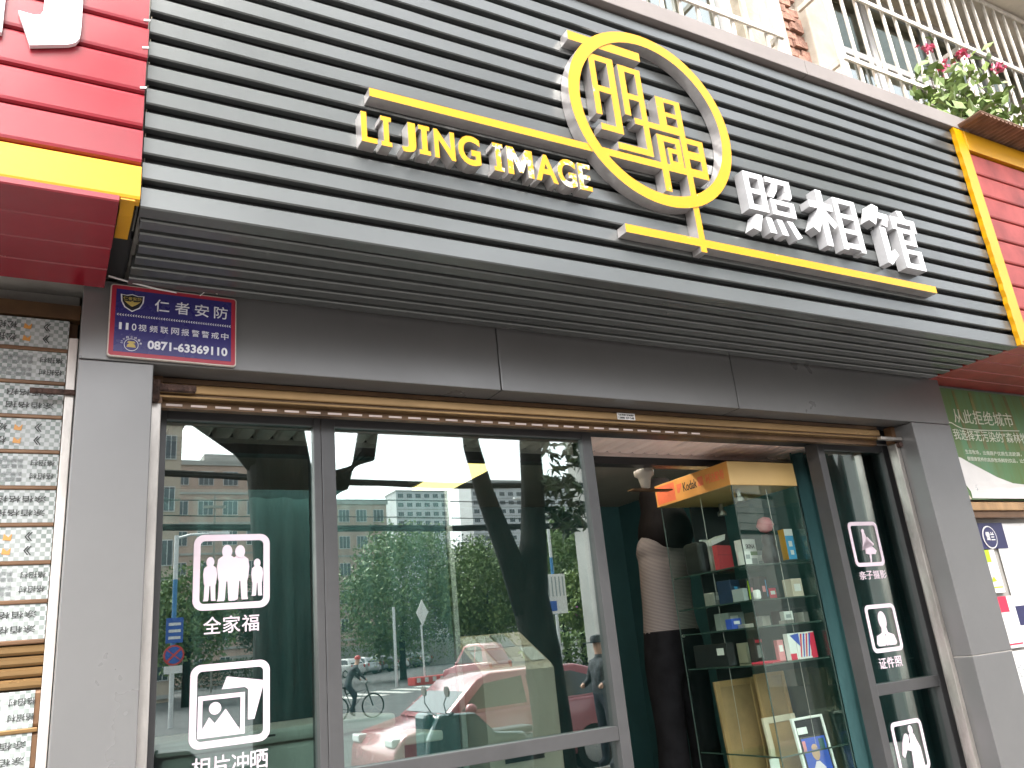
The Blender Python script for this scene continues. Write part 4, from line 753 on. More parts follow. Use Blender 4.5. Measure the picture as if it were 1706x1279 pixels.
text('生态牧场，云南原产优质生态奶源，', 4.41, 4.95, 2.425, 2.45, -0.001, 'poster_text', po, 'lettering', 0.0008, fn=pm, res=2)['kind'] = 'stuff'; text('做健康营养的高原牧场鲜奶饮品，让您放心', 4.41, 5.05, 2.385, 2.41, -0.001, 'poster_text', po, 'lettering', 0.0008, fn=pm, res=2)['kind'] = 'stuff'
text('云南雪兰乳业有限', 4.40, 4.86, 2.215, 2.25, -0.002, 'poster_grey', po, 'lettering', 0.0008, fn=pm, res=2)['kind'] = 'stuff'
MB().prism([(4.33, 2.60), (4.36, 2.598), (4.39, 2.585), (4.45, 2.57), (4.60, 2.568), (5.0, 2.58), (5.0, 2.584), (4.60, 2.573), (4.45, 2.575), (4.395, 2.59), (4.36, 2.604), (4.33, 2.606)], -0.001, 0.0, fn=pm).build('flourish', 'poster_text', po)
ws = thing('wooden_ledge', 'brown wooden ledge below the milk poster', 'ledge', (5.2, 2.68, 2.06))
bx('board', 'wood', ws, 4.262, 7.0, 2.63, 2.698, 2.105, 2.150, 0.004); bx('board', 'brown_bar', ws, 4.262, 7.0, 2.645, 2.698, 2.068, 2.103, 0.003)
def poster(name, label, x0, x1, z0, z1, m, y=2.685):
    t = thing(name, label, 'poster', ((x0+x1)/2, y, z0)); bx('sheet', m, t, x0, x1, y, y+0.003, z0, z1); return t
p1 = poster('navy_sign', 'navy sign with round milk brand badge below the wooden ledge', 4.262, 4.62, 1.905, 2.045, 'navy')
MB().disc((4.47, 2.6825, 1.967), 0.062, (0, 1, 0), 0.003, 28).build('badge', 'paper', p1); MB().disc((4.47, 2.680, 1.967), 0.055, (0, 1, 0), 0.002, 28).build('badge_field', 'navy', p1); text('雪', 4.433, 4.467, 1.95, 1.995, 2.6775, 'paper', p1, 'lettering', 0.001, 0.02); text('兰', 4.473, 4.507, 1.95, 1.995, 2.6775, 'paper', p1, 'lettering', 0.001, 0.02)
p2 = poster('milk_flyer', 'white flyer with a lime green band and milk pouch', 4.262, 4.47, 1.675, 1.90, 'paper', 2.680); bx('band', 'lime', p2, 4.262, 4.42, 2.6785, 2.6799, 1.835, 1.90)
MB().prism(rrect(4.345, 4.425, 1.725, 1.82, 0.01), 2.6788, 2.6799).build('pouch', 'poster_milk', p2); MB().prism([(4.355, 1.73), (4.42, 1.735), (4.40, 1.76), (4.38, 1.745), (4.365, 1.762)], 2.6775, 2.6787).build('leaf_print', 'lime', p2); bx('band', 'lime', p2, 4.33, 4.46, 2.6785, 2.6799, 1.700, 1.707)
p3 = poster('milk_flyer', 'white flyer with a crimson band and two milk cartons', 4.262, 4.52, 1.395, 1.655, 'paper', 2.681); bx('band', 'crimson', p3, 4.262, 4.46, 2.6795, 2.6809, 1.575, 1.655); bx('band', 'crimson', p3, 4.30, 4.50, 2.6795, 2.6809, 1.410, 1.418)
for x in (4.35, 4.405): bx('carton_print', 'poster_milk', p3, x, x+0.045, 2.6795, 2.6809, 1.435, 1.545); bx('carton_edge', 'poster_grey', p3, x-0.002, x, 2.6795, 2.6809, 1.435, 1.545)
p4 = poster('wall_notice', 'large white notice beside the milk flyers at the right edge', 4.53, 5.6, 1.0, 2.04, 'paper', 2.688); text('订奶热线 送货上门', 4.60, 5.2, 1.30, 1.36, 2.6865, 'poster_grey', p4, 'lettering', 0.001); bx('band', 'navy', p4, 4.53, 4.66, 2.6865, 2.6879, 1.50, 1.60)
p5 = poster('wall_notice', 'small white notice low beside the right pillar', 4.262, 4.525, 0.9, 1.38, 'paper', 2.683); text('鲜', 4.33, 4.385, 1.24, 1.32, 2.6815, 'poster_grey', p5, 'lettering', 0.001); text('奶', 4.395, 4.45, 1.24, 1.32, 2.6815, 'poster_grey', p5, 'lettering', 0.001)

# ================================================================== flats above the shops
ub = thing('upper_flats', 'cream flats above the shops with an exposed strip of brick', 'building', (2.5, 3.0, 4.1))
UY = 2.75
for x0, x1, z0, z1 in ((-6, 1.0, 3.0, 9.0), (1.0, 3.52, 3.0, 4.25), (1.0, 3.52, 6.35, 9.0), (3.52, 3.90, 3.0, 9.0), (4.315, 7.2, 3.0, 4.30), (4.315, 7.2, 6.05, 9.0), (7.2, 12.0, 3.0, 9.0)):
    bx('wall', 'cream_wall', ub, x0, x1, UY, 3.05, z0, z1)
bx('wall', 'mortar', ub, 3.9005, 4.105, UY+0.028, 3.05, 3.0, 9.0)
bx('pilaster', 'cream_trim', ub, 4.1055, 4.3145, UY-0.05, 3.05, 3.0, 9.0, 0.01); bx('pilaster', 'cream_trim', ub, 3.80, 3.8995, UY-0.012, UY-0.001, 3.05, 9.0)
src = None; 
for r in range(34):
    z = 4.22+r*0.066; x = 3.905+(0.0 if r % 2 else -0.06)
    while x < 4.10:
        w = 0.115; x0 = max(3.903, x); x1 = min(4.102, x+w)
        if x1-x0 > 0.025 and random.random() > 0.08:
            d = random.uniform(-0.016, 0.014)
            o = MB().box(x0, x1, UY+0.005+d, UY+0.06, z, z+0.054).build('brick', 'brick', ub); o.rotation_euler = (random.uniform(-.03, .03), random.uniform(-.03, .03), random.uniform(-.09, .09))
        x += w+0.011
bx('slab', 'cream_trim', ub, 4.20, 8.5, 2.30, UY-0.001, 6.00, 6.16, 0.012); bx('room_back', 'room_dark', ub, 0.9, 7.3, 3.6, 3.7, 4.2, 6.4)
def win(label, x0, x1, z0, z1, mull, cur):
    w = thing('window', label, 'window', ((x0+x1)/2, UY+0.12, z0)); f = 0.055; y0, y1 = UY+0.09, UY+0.15
    bx('frame', 'upvc', w, x0, x1, y0, y1, z0, z0+f, 0.006); bx('frame', 'upvc', w, x0, x1, y0, y1, z1-f, z1, 0.006); bx('frame', 'upvc', w, x0, x0+f, y0-0.003, y1, z0+f, z1-f, 0.006); bx('frame', 'upvc', w, x1-f, x1, y0-0.003, y1, z0+f, z1-f, 0.006)
    xs = [x0+f]+[m for m in mull]+[x1-f]
    for m in mull: bx('mullion', 'upvc', w, m-0.03, m+0.03, y0+0.003, y1, z0+f, z1-f, 0.006)
    zt = z0+(z1-z0)*0.62; bx('transom', 'upvc', w, x0+f, x1-f, y0+0.006, y1-0.003, zt, zt+0.06, 0.006)
    for a, c in zip(xs, xs[1:]):
        bx('pane', 'window_glass', w, a+0.01, c-0.01, y0+0.03, y0+0.035, z0+f, zt); bx('pane', 'window_glass', w, a+0.01, c-0.01, y0+0.03, y0+0.035, zt+0.06, z1-f)
    for a, c, m in cur:
        b = MB(); n = 24; P = [(a+(c-a)*i/n, y1+0.10+0.02*math.sin(i*1.7)) for i in range(n+1)]
        b.add([(x, y, zz) for x, y in P for zz in (z0+0.02, z1-0.02)], [(2*i, 2*i+2, 2*i+3, 2*i+1) for i in range(n)]).build('curtain', m, w)
    return w
win('white framed flat window above the emblem with pale and olive curtains', 1.0, 3.52, 4.25, 6.35, (1.9, 2.75), [(1.1, 1.8, 'curtain_pale'), (2.2, 2.7, 'curtain_pale'), (2.95, 3.15, 'curtain_olive'), (3.2, 3.45, 'curtain_pale')])
win('white framed flat window at the top right behind cream bars', 4.315, 7.2, 4.30, 6.05, (5.0, 5.75, 6.5), [(4.4, 4.85, 'curtain_pale'), (5.1, 5.3, 'curtain_pale'), (6.0, 6.2, 'curtain_olive')])
def grille(label, x0, x1, z0, z1, rails, pitch, y, ret):
    gl = thing('window_grille', label, 'grille', ((x0+x1)/2, y, z0)); src = None; n = int((x1-x0)/pitch)+1
    for k in range(n):
        x = x0+k*pitch
        if src is None: src = bx('bar', 'grille_paint', gl, x-0.009, x+0.009, y, y+0.018, z0, z1, 0.003)
        else:
            o = inst(src, WL[src.name]+Vector((k*pitch, 0, 0)), gl); o.rotation_euler = (0, random.uniform(-0.006, 0.006), 0)
    for z in rails: bx('rail', 'grille_paint', gl, x0-0.02, x1+0.02, y-0.016, y-0.001, z-0.017, z+0.017, 0.003)
    for xx in ret:
        for z in rails: bx('return_rail', 'grille_paint', gl, xx-0.012, xx+0.012, y+0.019, UY-0.002 if xx < 3.6 else UY-0.052, z-0.017, z+0.017)
        bx('corner_post', 'grille_paint', gl, xx-0.022, xx+0.022, y-0.004, y+0.03, z0, z1, 0.004)
    return gl
grille('cream window bars over the flat window above the emblem', 0.95, 3.49, 4.20, 6.3, (4.24, 4.845, 5.6), 0.128, 2.50, (3.49,))
grille('long cream window bars over the top right flat window with flowers', 4.02, 7.2, 4.24, 5.99, (4.26, 4.845, 5.40, 5.97), 0.137, 2.48, (4.02, 5.43))
fs_ = bx('planter_shelf', 'concrete', None, 4.25, 6.6, 2.16, 2.475, 4.20, 4.23); tag(fs_, 'narrow ledge under the flowering vine at the top right', 'ledge')
aw = thing('corrugated_awning', 'rusty brown corrugated awning over the red sign at the right', 'awning', (5.4, 2.02, 4.1))
src = None
for k in range(76):
    x = 4.205+k*0.037
    if src is None: src = MB().prism([(x, 4.122), (x+0.010, 4.112), (x+0.022, 4.112), (x+0.032, 4.122), (x+0.037, 4.122), (x+0.037, 4.125), (x, 4.125)], 1.935, 2.30).build('corrugation', 'awning', aw)
    else: inst(src, WL[src.name]+Vector((k*0.037, 0, 0)), aw)
bx('sheet', 'awning', aw, 4.203, 7.02, 1.933, 2.305, 4.126, 4.132)

# --- flowering vine: stems, leaves, flower heads
def leaf_quads(C, size, rr, flat=0.35, asp=0.5):
    n = len(C); a = rr.normal(size=(n, 3)); a /= np.linalg.norm(a, axis=1)[:, None]; nn = rr.normal(size=(n, 3)); nn[:, 2] = np.abs(nn[:, 2])+flat
    b = np.cross(a, nn); b /= np.linalg.norm(b, axis=1)[:, None]; s = size*(0.6+0.8*rr.random(n))[:, None]
    up = np.cross(b, a)*s*0.12
    return np.stack([C-a*s, C+b*s*asp+up, C+a*s, C-b*s*asp+up], 1)
vine = thing('flowering_vine', 'leafy vine with pink red flowers spilling over the awning at the top right', 'plant', (5.0, 2.3, 4.15))
stems = MB(); lf1 = []; lf2 = []; heads = [(4.73, 2.22, 4.86), (5.16, 2.25, 4.98), (4.80, 2.2, 4.72), (5.58, 2.25, 5.0), (5.45, 2.05, 4.48), (5.9, 2.25, 4.9), (6.1, 2.2, 4.6)]
for k in range(40):
    p = np.array((random.uniform(4.6, 6.4), 2.36+random.uniform(-.06, .06), 4.235)); d = np.array((random.uniform(-0.9, 0.7), random.uniform(-0.7, 0.1), random.uniform(0.3, 1.0)))
    if k < 9: p = np.array((4.75+k*0.15, 2.3, 4.24)); d = (np.array(heads[k % 7])-p)*1.9
    pts = []
    for q in range(7): pts.append(tuple(p)); p = p+d*0.085; d = d*0.97+np.array((0, 0, -0.055))+rng.normal(size=3)*0.05
    stems.tube(pts, [0.006-0.0007*q for q in range(7)], 5)
    for q in pts[1:]: (lf1 if random.random() < 0.6 else lf2).append(np.array(q)+rng.normal(size=(4 if k >= 9 else 6, 3))*0.045)
lf1.append(np.stack([rng.uniform(4.4, 6.6, 420), rng.uniform(1.98, 2.45, 420), 4.22+np.abs(rng.normal(size=420))*0.14], 1)); lf2.append(np.stack([rng.uniform(4.55, 5.2, 90), rng.uniform(2.1, 2.4, 90), 4.35+np.abs(rng.normal(size=90))*0.16], 1))
stems.build('stem', 'twig', vine)
MB().quads(leaf_quads(np.concatenate(lf1), 0.036, rng, asp=0.55)).build('leaves', 'leaf_light', vine)['kind'] = 'stuff'; MB().quads(leaf_quads(np.concatenate(lf2), 0.042, rng, asp=0.6)).build('leaves', 'leaf', vine)['kind'] = 'stuff'
for h in heads: MB().quads(leaf_quads(np.array(h)+rng.normal(size=(46, 3))*0.019, 0.014, rng, asp=0.7)).build('flower_head', 'flower', vine)
vine.location.x -= 0.27

# ================================================================== the street behind the camera (seen mirrored in the panes)
def crown_pts(center, rad, n, clumps, rr):
    cc = rr.normal(size=(clumps, 3)); cc /= np.linalg.norm(cc, axis=1)[:, None]; cc *= (0.35+0.65*rr.random(clumps)**0.5)[:, None]*np.array(rad)*0.82
    i = rr.integers(0, clumps, n); p = rr.normal(size=(n, 3)); p /= np.linalg.norm(p, axis=1)[:, None]; p *= (rr.random(n)**0.4)[:, None]*np.mean(rad)*0.27
    return np.array(center)+cc[i]+p
def tree(name, label, base, trunk, limbs, crowns, leafsize, mats, group=None, seed=1, asp=0.5):
    t = thing(name, label, 'tree', base, group); rr = np.random.default_rng(seed)
    b = MB(); b.tube(*trunk, n=14)
    b.build('trunk', 'bark', t, smooth=True)
    for l in limbs: MB().tube(*l, n=10).build('limb', 'bark', t, smooth=True)
    for q, (c, r, n, k) in enumerate(crowns):
        MB().quads(leaf_quads(crown_pts(c, r, n, k, rr), leafsize, rr, asp=asp)).build('crown', mats[q % len(mats)], t)
    return t
G_ROW = 'street trees along the kerb'
tree('street_tree', 'thick trunked street tree nearest the camera on the kerb', (1.98, -2.3, 0),
     ([(2.02, -2.3, 0), (2.0, -2.3, 0.4), (1.98, -2.3, 1.4), (1.97, -2.3, 2.6), (1.93, -2.3, 3.4), (1.85, -2.3, 4.2), (1.7, -2.3, 5.4)], [0.36, 0.30, 0.29, 0.285, 0.31, 0.25, 0.12]),
     [([(2.02, -2.3, 2.55), (2.28, -2.3, 3.05), (2.52, -2.3, 3.35), (2.80, -2.3, 3.62), (2.86, -2.3, 3.95), (3.0, -2.3, 5.2)], [0.2, 0.16, 0.13, 0.115, 0.105, 0.06]),
      ([(1.95, -2.3, 3.40), (1.6, -2.3, 3.72), (1.15, -2.3, 3.98), (0.3, -2.2, 5.0)], [0.24, 0.17, 0.13, 0.06])],
     [((1.4, -4.2, 8.2), (2.4, 2.2, 1.3), 4500, 30), ((-0.8, -3.6, 7.2), (1.6, 2.0, 1.0), 2500, 20)], 0.075, ['leaf', 'leaf_dark'], G_ROW, 3)
tree('street_tree', 'forked street tree with glossy leaves by the red car', (4.72, -2.3, 0),
     ([(4.74, -2.3, 0), (4.76, -2.3, 0.8), (4.72, -2.3, 1.5), (4.62, -2.3, 2.1), (4.74, -2.3, 2.7), (4.80, -2.3, 3.4), (4.85, -2.3, 5.5)], [0.25, 0.21, 0.20, 0.215, 0.15, 0.135, 0.08]),
     [([(4.60, -2.3, 1.95), (4.42, -2.3, 2.5), (4.18, -2.3, 3.2), (4.05, -2.3, 3.75), (3.95, -2.3, 5.0)], [0.17, 0.13, 0.105, 0.095, 0.05]),
      ([(4.82, -2.3, 3.7), (5.2, -2.2, 4.1), (5.5, -2.2, 3.8), (5.6, -2.2, 3.2), (5.55, -2.2, 2.7)], [0.06, 0.03, 0.02, 0.012, 0.006])],
     [((4.9, -4.4, 8.2), (2.2, 2.0, 1.2), 3500, 26), ((5.35, -2.2, 3.35), (0.55, 0.5, 0.75), 420, 16)], 0.085, ['leaf_dark', 'leaf_dark'], G_ROW, 5, asp=0.35)
tree('street_tree', 'street tree on the kerb in front of the milk shop', (9.75, -2.3, 0),
     ([(9.8, -2.3, 0), (9.78, -2.3, 1.4), (9.75, -2.3, 3.0), (9.4, -2.3, 4.6), (9.2, -2.3, 5.6)], [0.36, 0.30, 0.27, 0.2, 0.1]), [([(9.72, -2.3, 2.6), (10.2, -2.3, 3.6), (10.6, -2.3, 5.0)], [0.2, 0.14, 0.07])],
     [((9.6, -3.8, 7.6), (2.5, 2.2, 1.3), 4000, 26)], 0.085, ['leaf'], G_ROW, 6)
far = [('broad green tree across the road behind the cyclist', (19.8, -45, 5.5), 4.4, 5.9, 'leaf', 16000), ('second green tree across the road beside the island', (23.8, -41, 4.5), 3.2, 4.4, 'leaf', 12000),
       ('dark tree across the road left of the green wall', (27.6, -38, 5.4), 3.4, 4.4, 'leaf', 10000), ('small dark tree by the blue signed lamp post', (6.4, -40, 4.2), 2.7, 3.4, 'leaf', 8000),
       ('round tree before the parked cars', (13.6, -52, 4.8), 3.0, 4.0, 'leaf_dark', 9000), ('pale shrub tree by the public notice', (24.2, -31, 3.2), 1.5, 2.2, 'leaf_light', 4500), ('tall tree at the far right of the road', (33.0, -44, 6.0), 4.2, 5.6, 'leaf', 9000),
       ('tree closing the gap behind the island', (29.0, -56, 5.6), 4.4, 5.6, 'leaf_dark', 9000), ('farthest tree behind the broad green tree', (37.0, -66, 6.0), 5.5, 6.0, 'leaf', 9000)]
for k, (lb, c, rx, rz_, m, n) in enumerate(far):
    b0 = (c[0], c[1], -0.13)
    tree('roadside_tree', lb, b0, ([b0, (c[0], c[1], c[2]*0.5), (c[0]+0.2, c[1], c[2])], [0.22, 0.17, 0.06]), [], [(c, (rx, rx, rz_*0.86), n, 110)], 0.125, [m], None, 20+k)
def hedge(label, x0, x1, y, z1, m, seed):
    rr = np.random.default_rng(seed); n = 3500; P = np.stack([rr.uniform(x0, x1, n), y+rr.normal(size=n)*0.35, z1*rr.random(n)**0.6-0.1], 1)
    o = MB().quads(leaf_quads(P, 0.12, rr)).build('hedge', m); tag(o, label, 'hedge')
hedge('low green hedge along the far side of the road', 19.5, 30.0, -29.0, 1.9, 'leaf', 51); hedge('tall leafy hedge along the pale boundary wall', 17.5, 40.0, -73.5, 4.2, 'leaf', 53); hedge('dark hedge before the parked cars', 8.0, 17.0, -70.0, 2.2, 'leaf_dark', 52)
pb = tag(MB().quads(leaf_quads(np.array((25.0, -28.6, 2.4))+np.random.default_rng(5).normal(size=(500, 3))*np.array((0.9, 0.3, 0.25)), 0.12, np.random.default_rng(6))).build('purple_bush', mat('purple_flower', (0.35, 0.06, 0.32), 0.7)), 'purple flowering bush beyond the hedge', 'bush')

def block(name, label, x0, x1, y, h, m, floors, bays, wz, roof=None, bars=True, skip=()):
    t = thing(name, label, 'building', ((x0+x1)/2, y, -0.13)); bx('wall', m, t, x0, x1, y-10, y, -0.13, h); bx('parapet', 'facade_grey', t, x0-0.15, x1+0.15, y-10.1, y+0.15, h, h+0.5)
    fh = h/floors; bw = (x1-x0)/bays; W = bw*0.62; H = fh*0.48; s1 = s2 = None
    for f in range(floors):
        for q in range(bays):
            xc = x0+bw*(q+0.5); z = f*fh+fh*0.32
            if (f, q) in skip: continue
            if s1 is None:
                s1 = bx('window', 'facade_white', t, xc-W/2, xc+W/2, y+0.002, y+0.08, z, z+H); s2 = MB()
                for g_ in range(3): s2.box(xc-W/2+0.06+g_*(W-0.06)/3, xc-W/2+(g_+1)*(W-0.06)/3, y+0.081, y+0.10, z+0.06, z+H-0.06)
                s2 = s2.build('pane', 'far_glass', s1); o0 = (xc, z)
            else:
                o = inst(s1, WL[s1.name]+Vector((xc-o0[0], 0, z-o0[1])), t); inst(s2, WL[s2.name]+Vector((xc-o0[0], 0, z-o0[1])), o)
        bx('floor_band', 'facade_grey', t, x0-0.02, x1+0.02, y+0.001, y+0.12, f*fh+fh*0.02, f*fh+fh*0.09)
    return t
block('apartment_block', 'tan brick apartment block with barred windows across the road', -4.5, 7.1, -50, 16.9, 'facade_tan', 5, 7, 0)
block('apartment_block', 'pink apartment block with long balcony windows behind the big trunk', 7.6, 24.5, -82, 21.5, 'facade_pink', 7, 7, 0)
block('apartment_block', 'low pink apartment block behind the broad green tree', 26.0, 34.2, -85, 18.0, 'facade_pink', 6, 4, 0)
block('tower_block', 'white high rise tower right of the forked trunk', 128, 170, -250, 56, 'facade_white', 18, 12, 0)
block('tower_block', 'white high rise tower behind the broad green tree', 100, 119, -250, 52, 'facade_white', 17, 6, 0)
bx('water_tank', 'facade_grey', None, 14.0, 18.0, -90, -86, 22.05, 23.7); tag(bpy.data.objects['water_tank'], 'grey water tank on the pink apartment block roof', 'tank')
tw = thing('tiled_building', 'pale tiled building side wall beyond the far street tree', 'building', (28, -16, -0.13)); bx('wall', 'facade_grey', tw, 21, 36, -26, -14, -0.13, 11)
for k in range(9): bx('tile_joint', 'concrete', tw, 21, 36, -13.999, -13.98, 1.5+k*0.95, 1.54+k*0.95)
bx('boundary_wall', 'facade_grey', None, 15, 45, -75.3, -75, -0.13, 2.4); tag(bpy.data.objects['boundary_wall'], 'pale boundary wall behind the parked cars', 'wall')

def car(name, label, x, y, m, ang=0.0, L=3.7, H=1.42, W=1.66, group=None):
    t = thing(name, label, 'car', (x, y, -0.13), group); hL = L/2
    xf = lambda u, v, d: (x+u, y+d, -0.13+v)
    body = [(-hL, 0.32), (-hL+0.03, 0.62), (-hL+0.18, 0.78), (-hL+0.85, 0.92), (hL-0.10, 0.98), (hL-0.02, 0.70), (hL, 0.34), (hL-0.25, 0.24), (-hL+0.25, 0.24)]
    cabn = [(-hL+0.72, 0.90), (-hL+1.28, H-0.07), (-hL+1.50, H), (hL-0.75, H), (hL-0.42, H-0.09), (hL-0.12, 0.96)]
    b = MB(); b.prism(body, -W/2, W/2, fn=xf); b.build('body', m, t, 0.05, True)
    b = MB(); vs0 = [(u, v, -W/2+0.03+0.16*max(0, (v-0.9)/(H-0.9))) for u, v in cabn]; n = len(cabn)
    b.add([xf(u, v, d) for u, v, d in vs0]+[xf(u, v, -d) for u, v, d in vs0], [tuple(range(n))[::-1], tuple(range(n, 2*n))]+[(i, (i+1) % n, n+(i+1) % n, n+i) for i in range(n)])
    b.build('cabin', m, t, 0.03, True)
    for s in (-1, 1):
        yy = lambda v: s*(W/2-0.03-0.16*max(0, (v-0.9)/(H-0.9))+0.006)
        for P in ([(-hL+0.98, 0.97), (-hL+1.36, H-0.13), (-hL+1.95, H-0.08), (-hL+1.95, 0.98)], [(-hL+2.02, 0.98), (-hL+2.02, H-0.08), (hL-0.85, H-0.09), (hL-0.55, H-0.18), (hL-0.42, 0.99)]):
            q = [xf(u, v, yy(v)) for u, v in P]; k = len(q); q2 = [(a, c-s*0.004, e) for a, c, e in q]
            MB().add(q+q2, [tuple(range(k)), tuple(range(2*k-1, k-1, -1))]+[(i, k+i, k+(i+1) % k, (i+1) % k) for i in range(k)]).build('side_window', 'car_glass', t)
        bx('headlight', 'lamp_lens', t, x-hL-0.005+0.03, x-hL+0.16, y+s*(W/2-0.20)-0.14, y+s*(W/2-0.20)+0.14, 0.52, 0.62, 0.02)
        bx('tail_light', 'tail_lens', t, x+hL-0.14, x+hL-0.01, y+s*(W/2-0.12)-0.08, y+s*(W/2-0.12)+0.08, 0.55, 0.80, 0.02)
        mi_ = MB().lathe((0, 0, 0), [(0.0, -0.06), (0.07, -0.03), (0.08, 0.02), (0.05, 0.06), (0, 0.07)], 10); mi_.build('wing_mirror', m, t, smooth=True, xf=lambda a, c, e: (x-hL+1.05+a, y+s*(W/2+0.09)+c, 0.86+e))
        for u in (-hL+0.68, hL-0.66):
            w = MB().disc((x+u, y+s*(W/2-0.09), 0.17), 0.30, (0, 1, 0), 0.20, 22).build('wheel', 'tyre', t); MB().disc((x+u, y+s*(W/2+0.008), 0.17), 0.19, (0, 1, 0), 0.02, 18).build('rim', 'alloy', w)
    for P, nm in (([(-hL+0.80, 0.965), (-hL+1.26, H-0.10)], 'windscreen'), ([(hL-0.16, 1.01), (hL-0.42, H-0.13)], 'rear_window')):
        (u0, v0), (u1, v1) = P; s = -1 if nm == 'windscreen' else 1; q = [xf(u0+s*0.012, v0, -W/2+0.16), xf(u0+s*0.012, v0, W/2-0.16), xf(u1+s*0.012, v1, W/2-0.27), xf(u1+s*0.012, v1, -W/2+0.27)]
        q2 = [(a-s*0.008, c, e) for a, c, e in q]; MB().add(q+q2, [(0, 1, 2, 3), (7, 6, 5, 4), (0, 4, 5, 1), (1, 5, 6, 2), (2, 6, 7, 3), (3, 7, 4, 0)]).build(nm, 'car_glass', t)
    t.rotation_euler = (0, 0, ang); return t
car('parked_car', 'small red hatchback parked at the kerb', 5.60, -5.35, 'car_red', 0.0, 3.6, 1.40)
G_C = 'cars parked across the road'
cols = ['car_white', 'car_silver', 'car_grey', 'car_white', 'car_grey', 'car_silver', 'car_white']
ords = ['first', 'second', 'third', 'fourth', 'fifth', 'sixth', 'seventh']
c0 = {}
for k in range(7):
    x, y, m = 21.3+k*2.3, -63.0-k*2.6, cols[k]; lb = ords[k]+' in the row of cars parked across the road, '+m[4:]
    if m not in c0: c0[m] = car('parked_car', lb, x, y, m, R(60), 4.2, 1.45, 1.7, G_C); WL[c0[m].name] = Vector((x, y, -0.13))
    else: o = copy_tree(c0[m], Vector((x, y, -0.13))-WL[c0[m].name], None, R(60)); o['label'] = lb
car('delivery_car', 'bright red little car crossing beside the island', 16.8, -28.5, 'car_red', R(70), 2.9, 1.75, 1.5)

def pole(name, label, cat, x, y, h, segs): 
    t = thing(name, label, cat, (x, y, -0.13)); 
    for z0, z1, m in segs: MB().tube([(x, y, z0), (x, y, z1)], 0.075, 10).build('post', m, t)
    return t
lp = pole('lamp_post', 'white and blue lamp post with blue sign and no parking sign', 'lamp post', 3.85, -25, 6.1, ((-0.13, 1.75, 'pole_white'), (1.751, 4.6, 'pole_blue'), (4.601, 6.1, 'pole_white')))
MB().tube([(3.85, -25, 6.0), (4.3, -25, 6.12), (5.0, -25, 6.15)], 0.045, 8).build('arm', 'pole_white', lp); bx('lantern', 'pole_white', lp, 4.9, 5.6, -25.12, -24.88, 6.08, 6.2, 0.03)
bx('blue_sign', 'sign_blue', lp, 3.60, 4.14, -24.91, -24.88, 2.52, 3.33); 
for z in (3.08, 2.86, 2.64): bx('sign_line', 'paper', lp, 3.68, 4.06, -24.879, -24.875, z, z+0.09)
MB().disc((3.87, -24.89, 2.13), 0.33, (0, 1, 0), 0.03, 28).build('round_sign', 'sign_red', lp); MB().disc((3.87, -24.868, 2.13), 0.27, (0, 1, 0), 0.01, 28).build('round_field', 'sign_blue', lp)
for s in (-1, 1): MB().prism([(3.87-0.22*s-0.03, 1.95), (3.87-0.22*s+0.05, 1.93), (3.87+0.22*s+0.03, 2.31), (3.87+0.22*s-0.05, 2.33)], -24.862+0.004*s, -24.858+0.004*s).build('cross_bar', 'sign_red', lp)
bx('plate', 'paper', lp, 3.58, 4.15, -24.91, -24.88, 1.55, 1.79)
l2 = pole('lamp_post', 'white and blue lamp post carrying a white public notice', 'lamp post', 20.85, -28, 7, ((-0.13, 2.6, 'pole_white'), (2.601, 5.2, 'pole_blue'), (5.201, 6.9, 'pole_white')))
MB().tube([(20.85, -28, 6.8), (20.3, -28, 7.6), (19.6, -28, 8.0)], 0.045, 8).build('arm', 'pole_white', l2); bx('lantern', 'pole_white', l2, 19.1, 19.7, -28.1, -27.9, 7.95, 8.08, 0.03)
nb = bx('notice_board', 'paper', l2, 20.36, 21.42, -27.92, -27.88, 2.62, 4.42); 
for k in range(5): bx('notice_line', 'poster_grey', nb, 20.45+k*0.2, 20.52+k*0.2, -27.878, -27.874, 3.4, 4.3)
bx('notice_picture', 'sign_blue', nb, 20.45, 20.85, -27.878, -27.874, 2.75, 3.2)
isl = thing('traffic_island', 'low painted kerb island with a pale traffic sign', 'island', (17.6, -35, -0.13)); bx('kerb_ring', 'sign_red', isl, 16.5, 18.7, -36, -35, -0.13, 0.25, 0.02)
for k in range(5): bx('white_block', 'road_paint', isl, 16.6+k*0.43, 16.8+k*0.43, -34.995, -34.98, 0.0, 0.22)
MB().tube([(17.2, -35.4, 0.25), (17.15, -35.4, 2.8)], 0.05, 8).build('post', 'pole_white', isl)
MB().prism([(17.2, 2.72), (17.55, 3.4), (17.22, 4.05), (16.88, 3.4)], -35.36, -35.33).build('diamond_sign', 'paper', isl)
ps = pole('traffic_post', 'thin white traffic post across the road', 'post', 15.9, -36, 3.8, ((-0.13, 3.8, 'pole_white'),))
up = pole('utility_pole', 'tall concrete utility pole carrying the overhead cables', 'pole', 10.9, -60, 14, ((-0.13, 14.2, 'concrete'),)); bx('cross_arm', 'concrete', up, 10.1, 11.7, -60.08, -59.92, 13.2, 13.4)
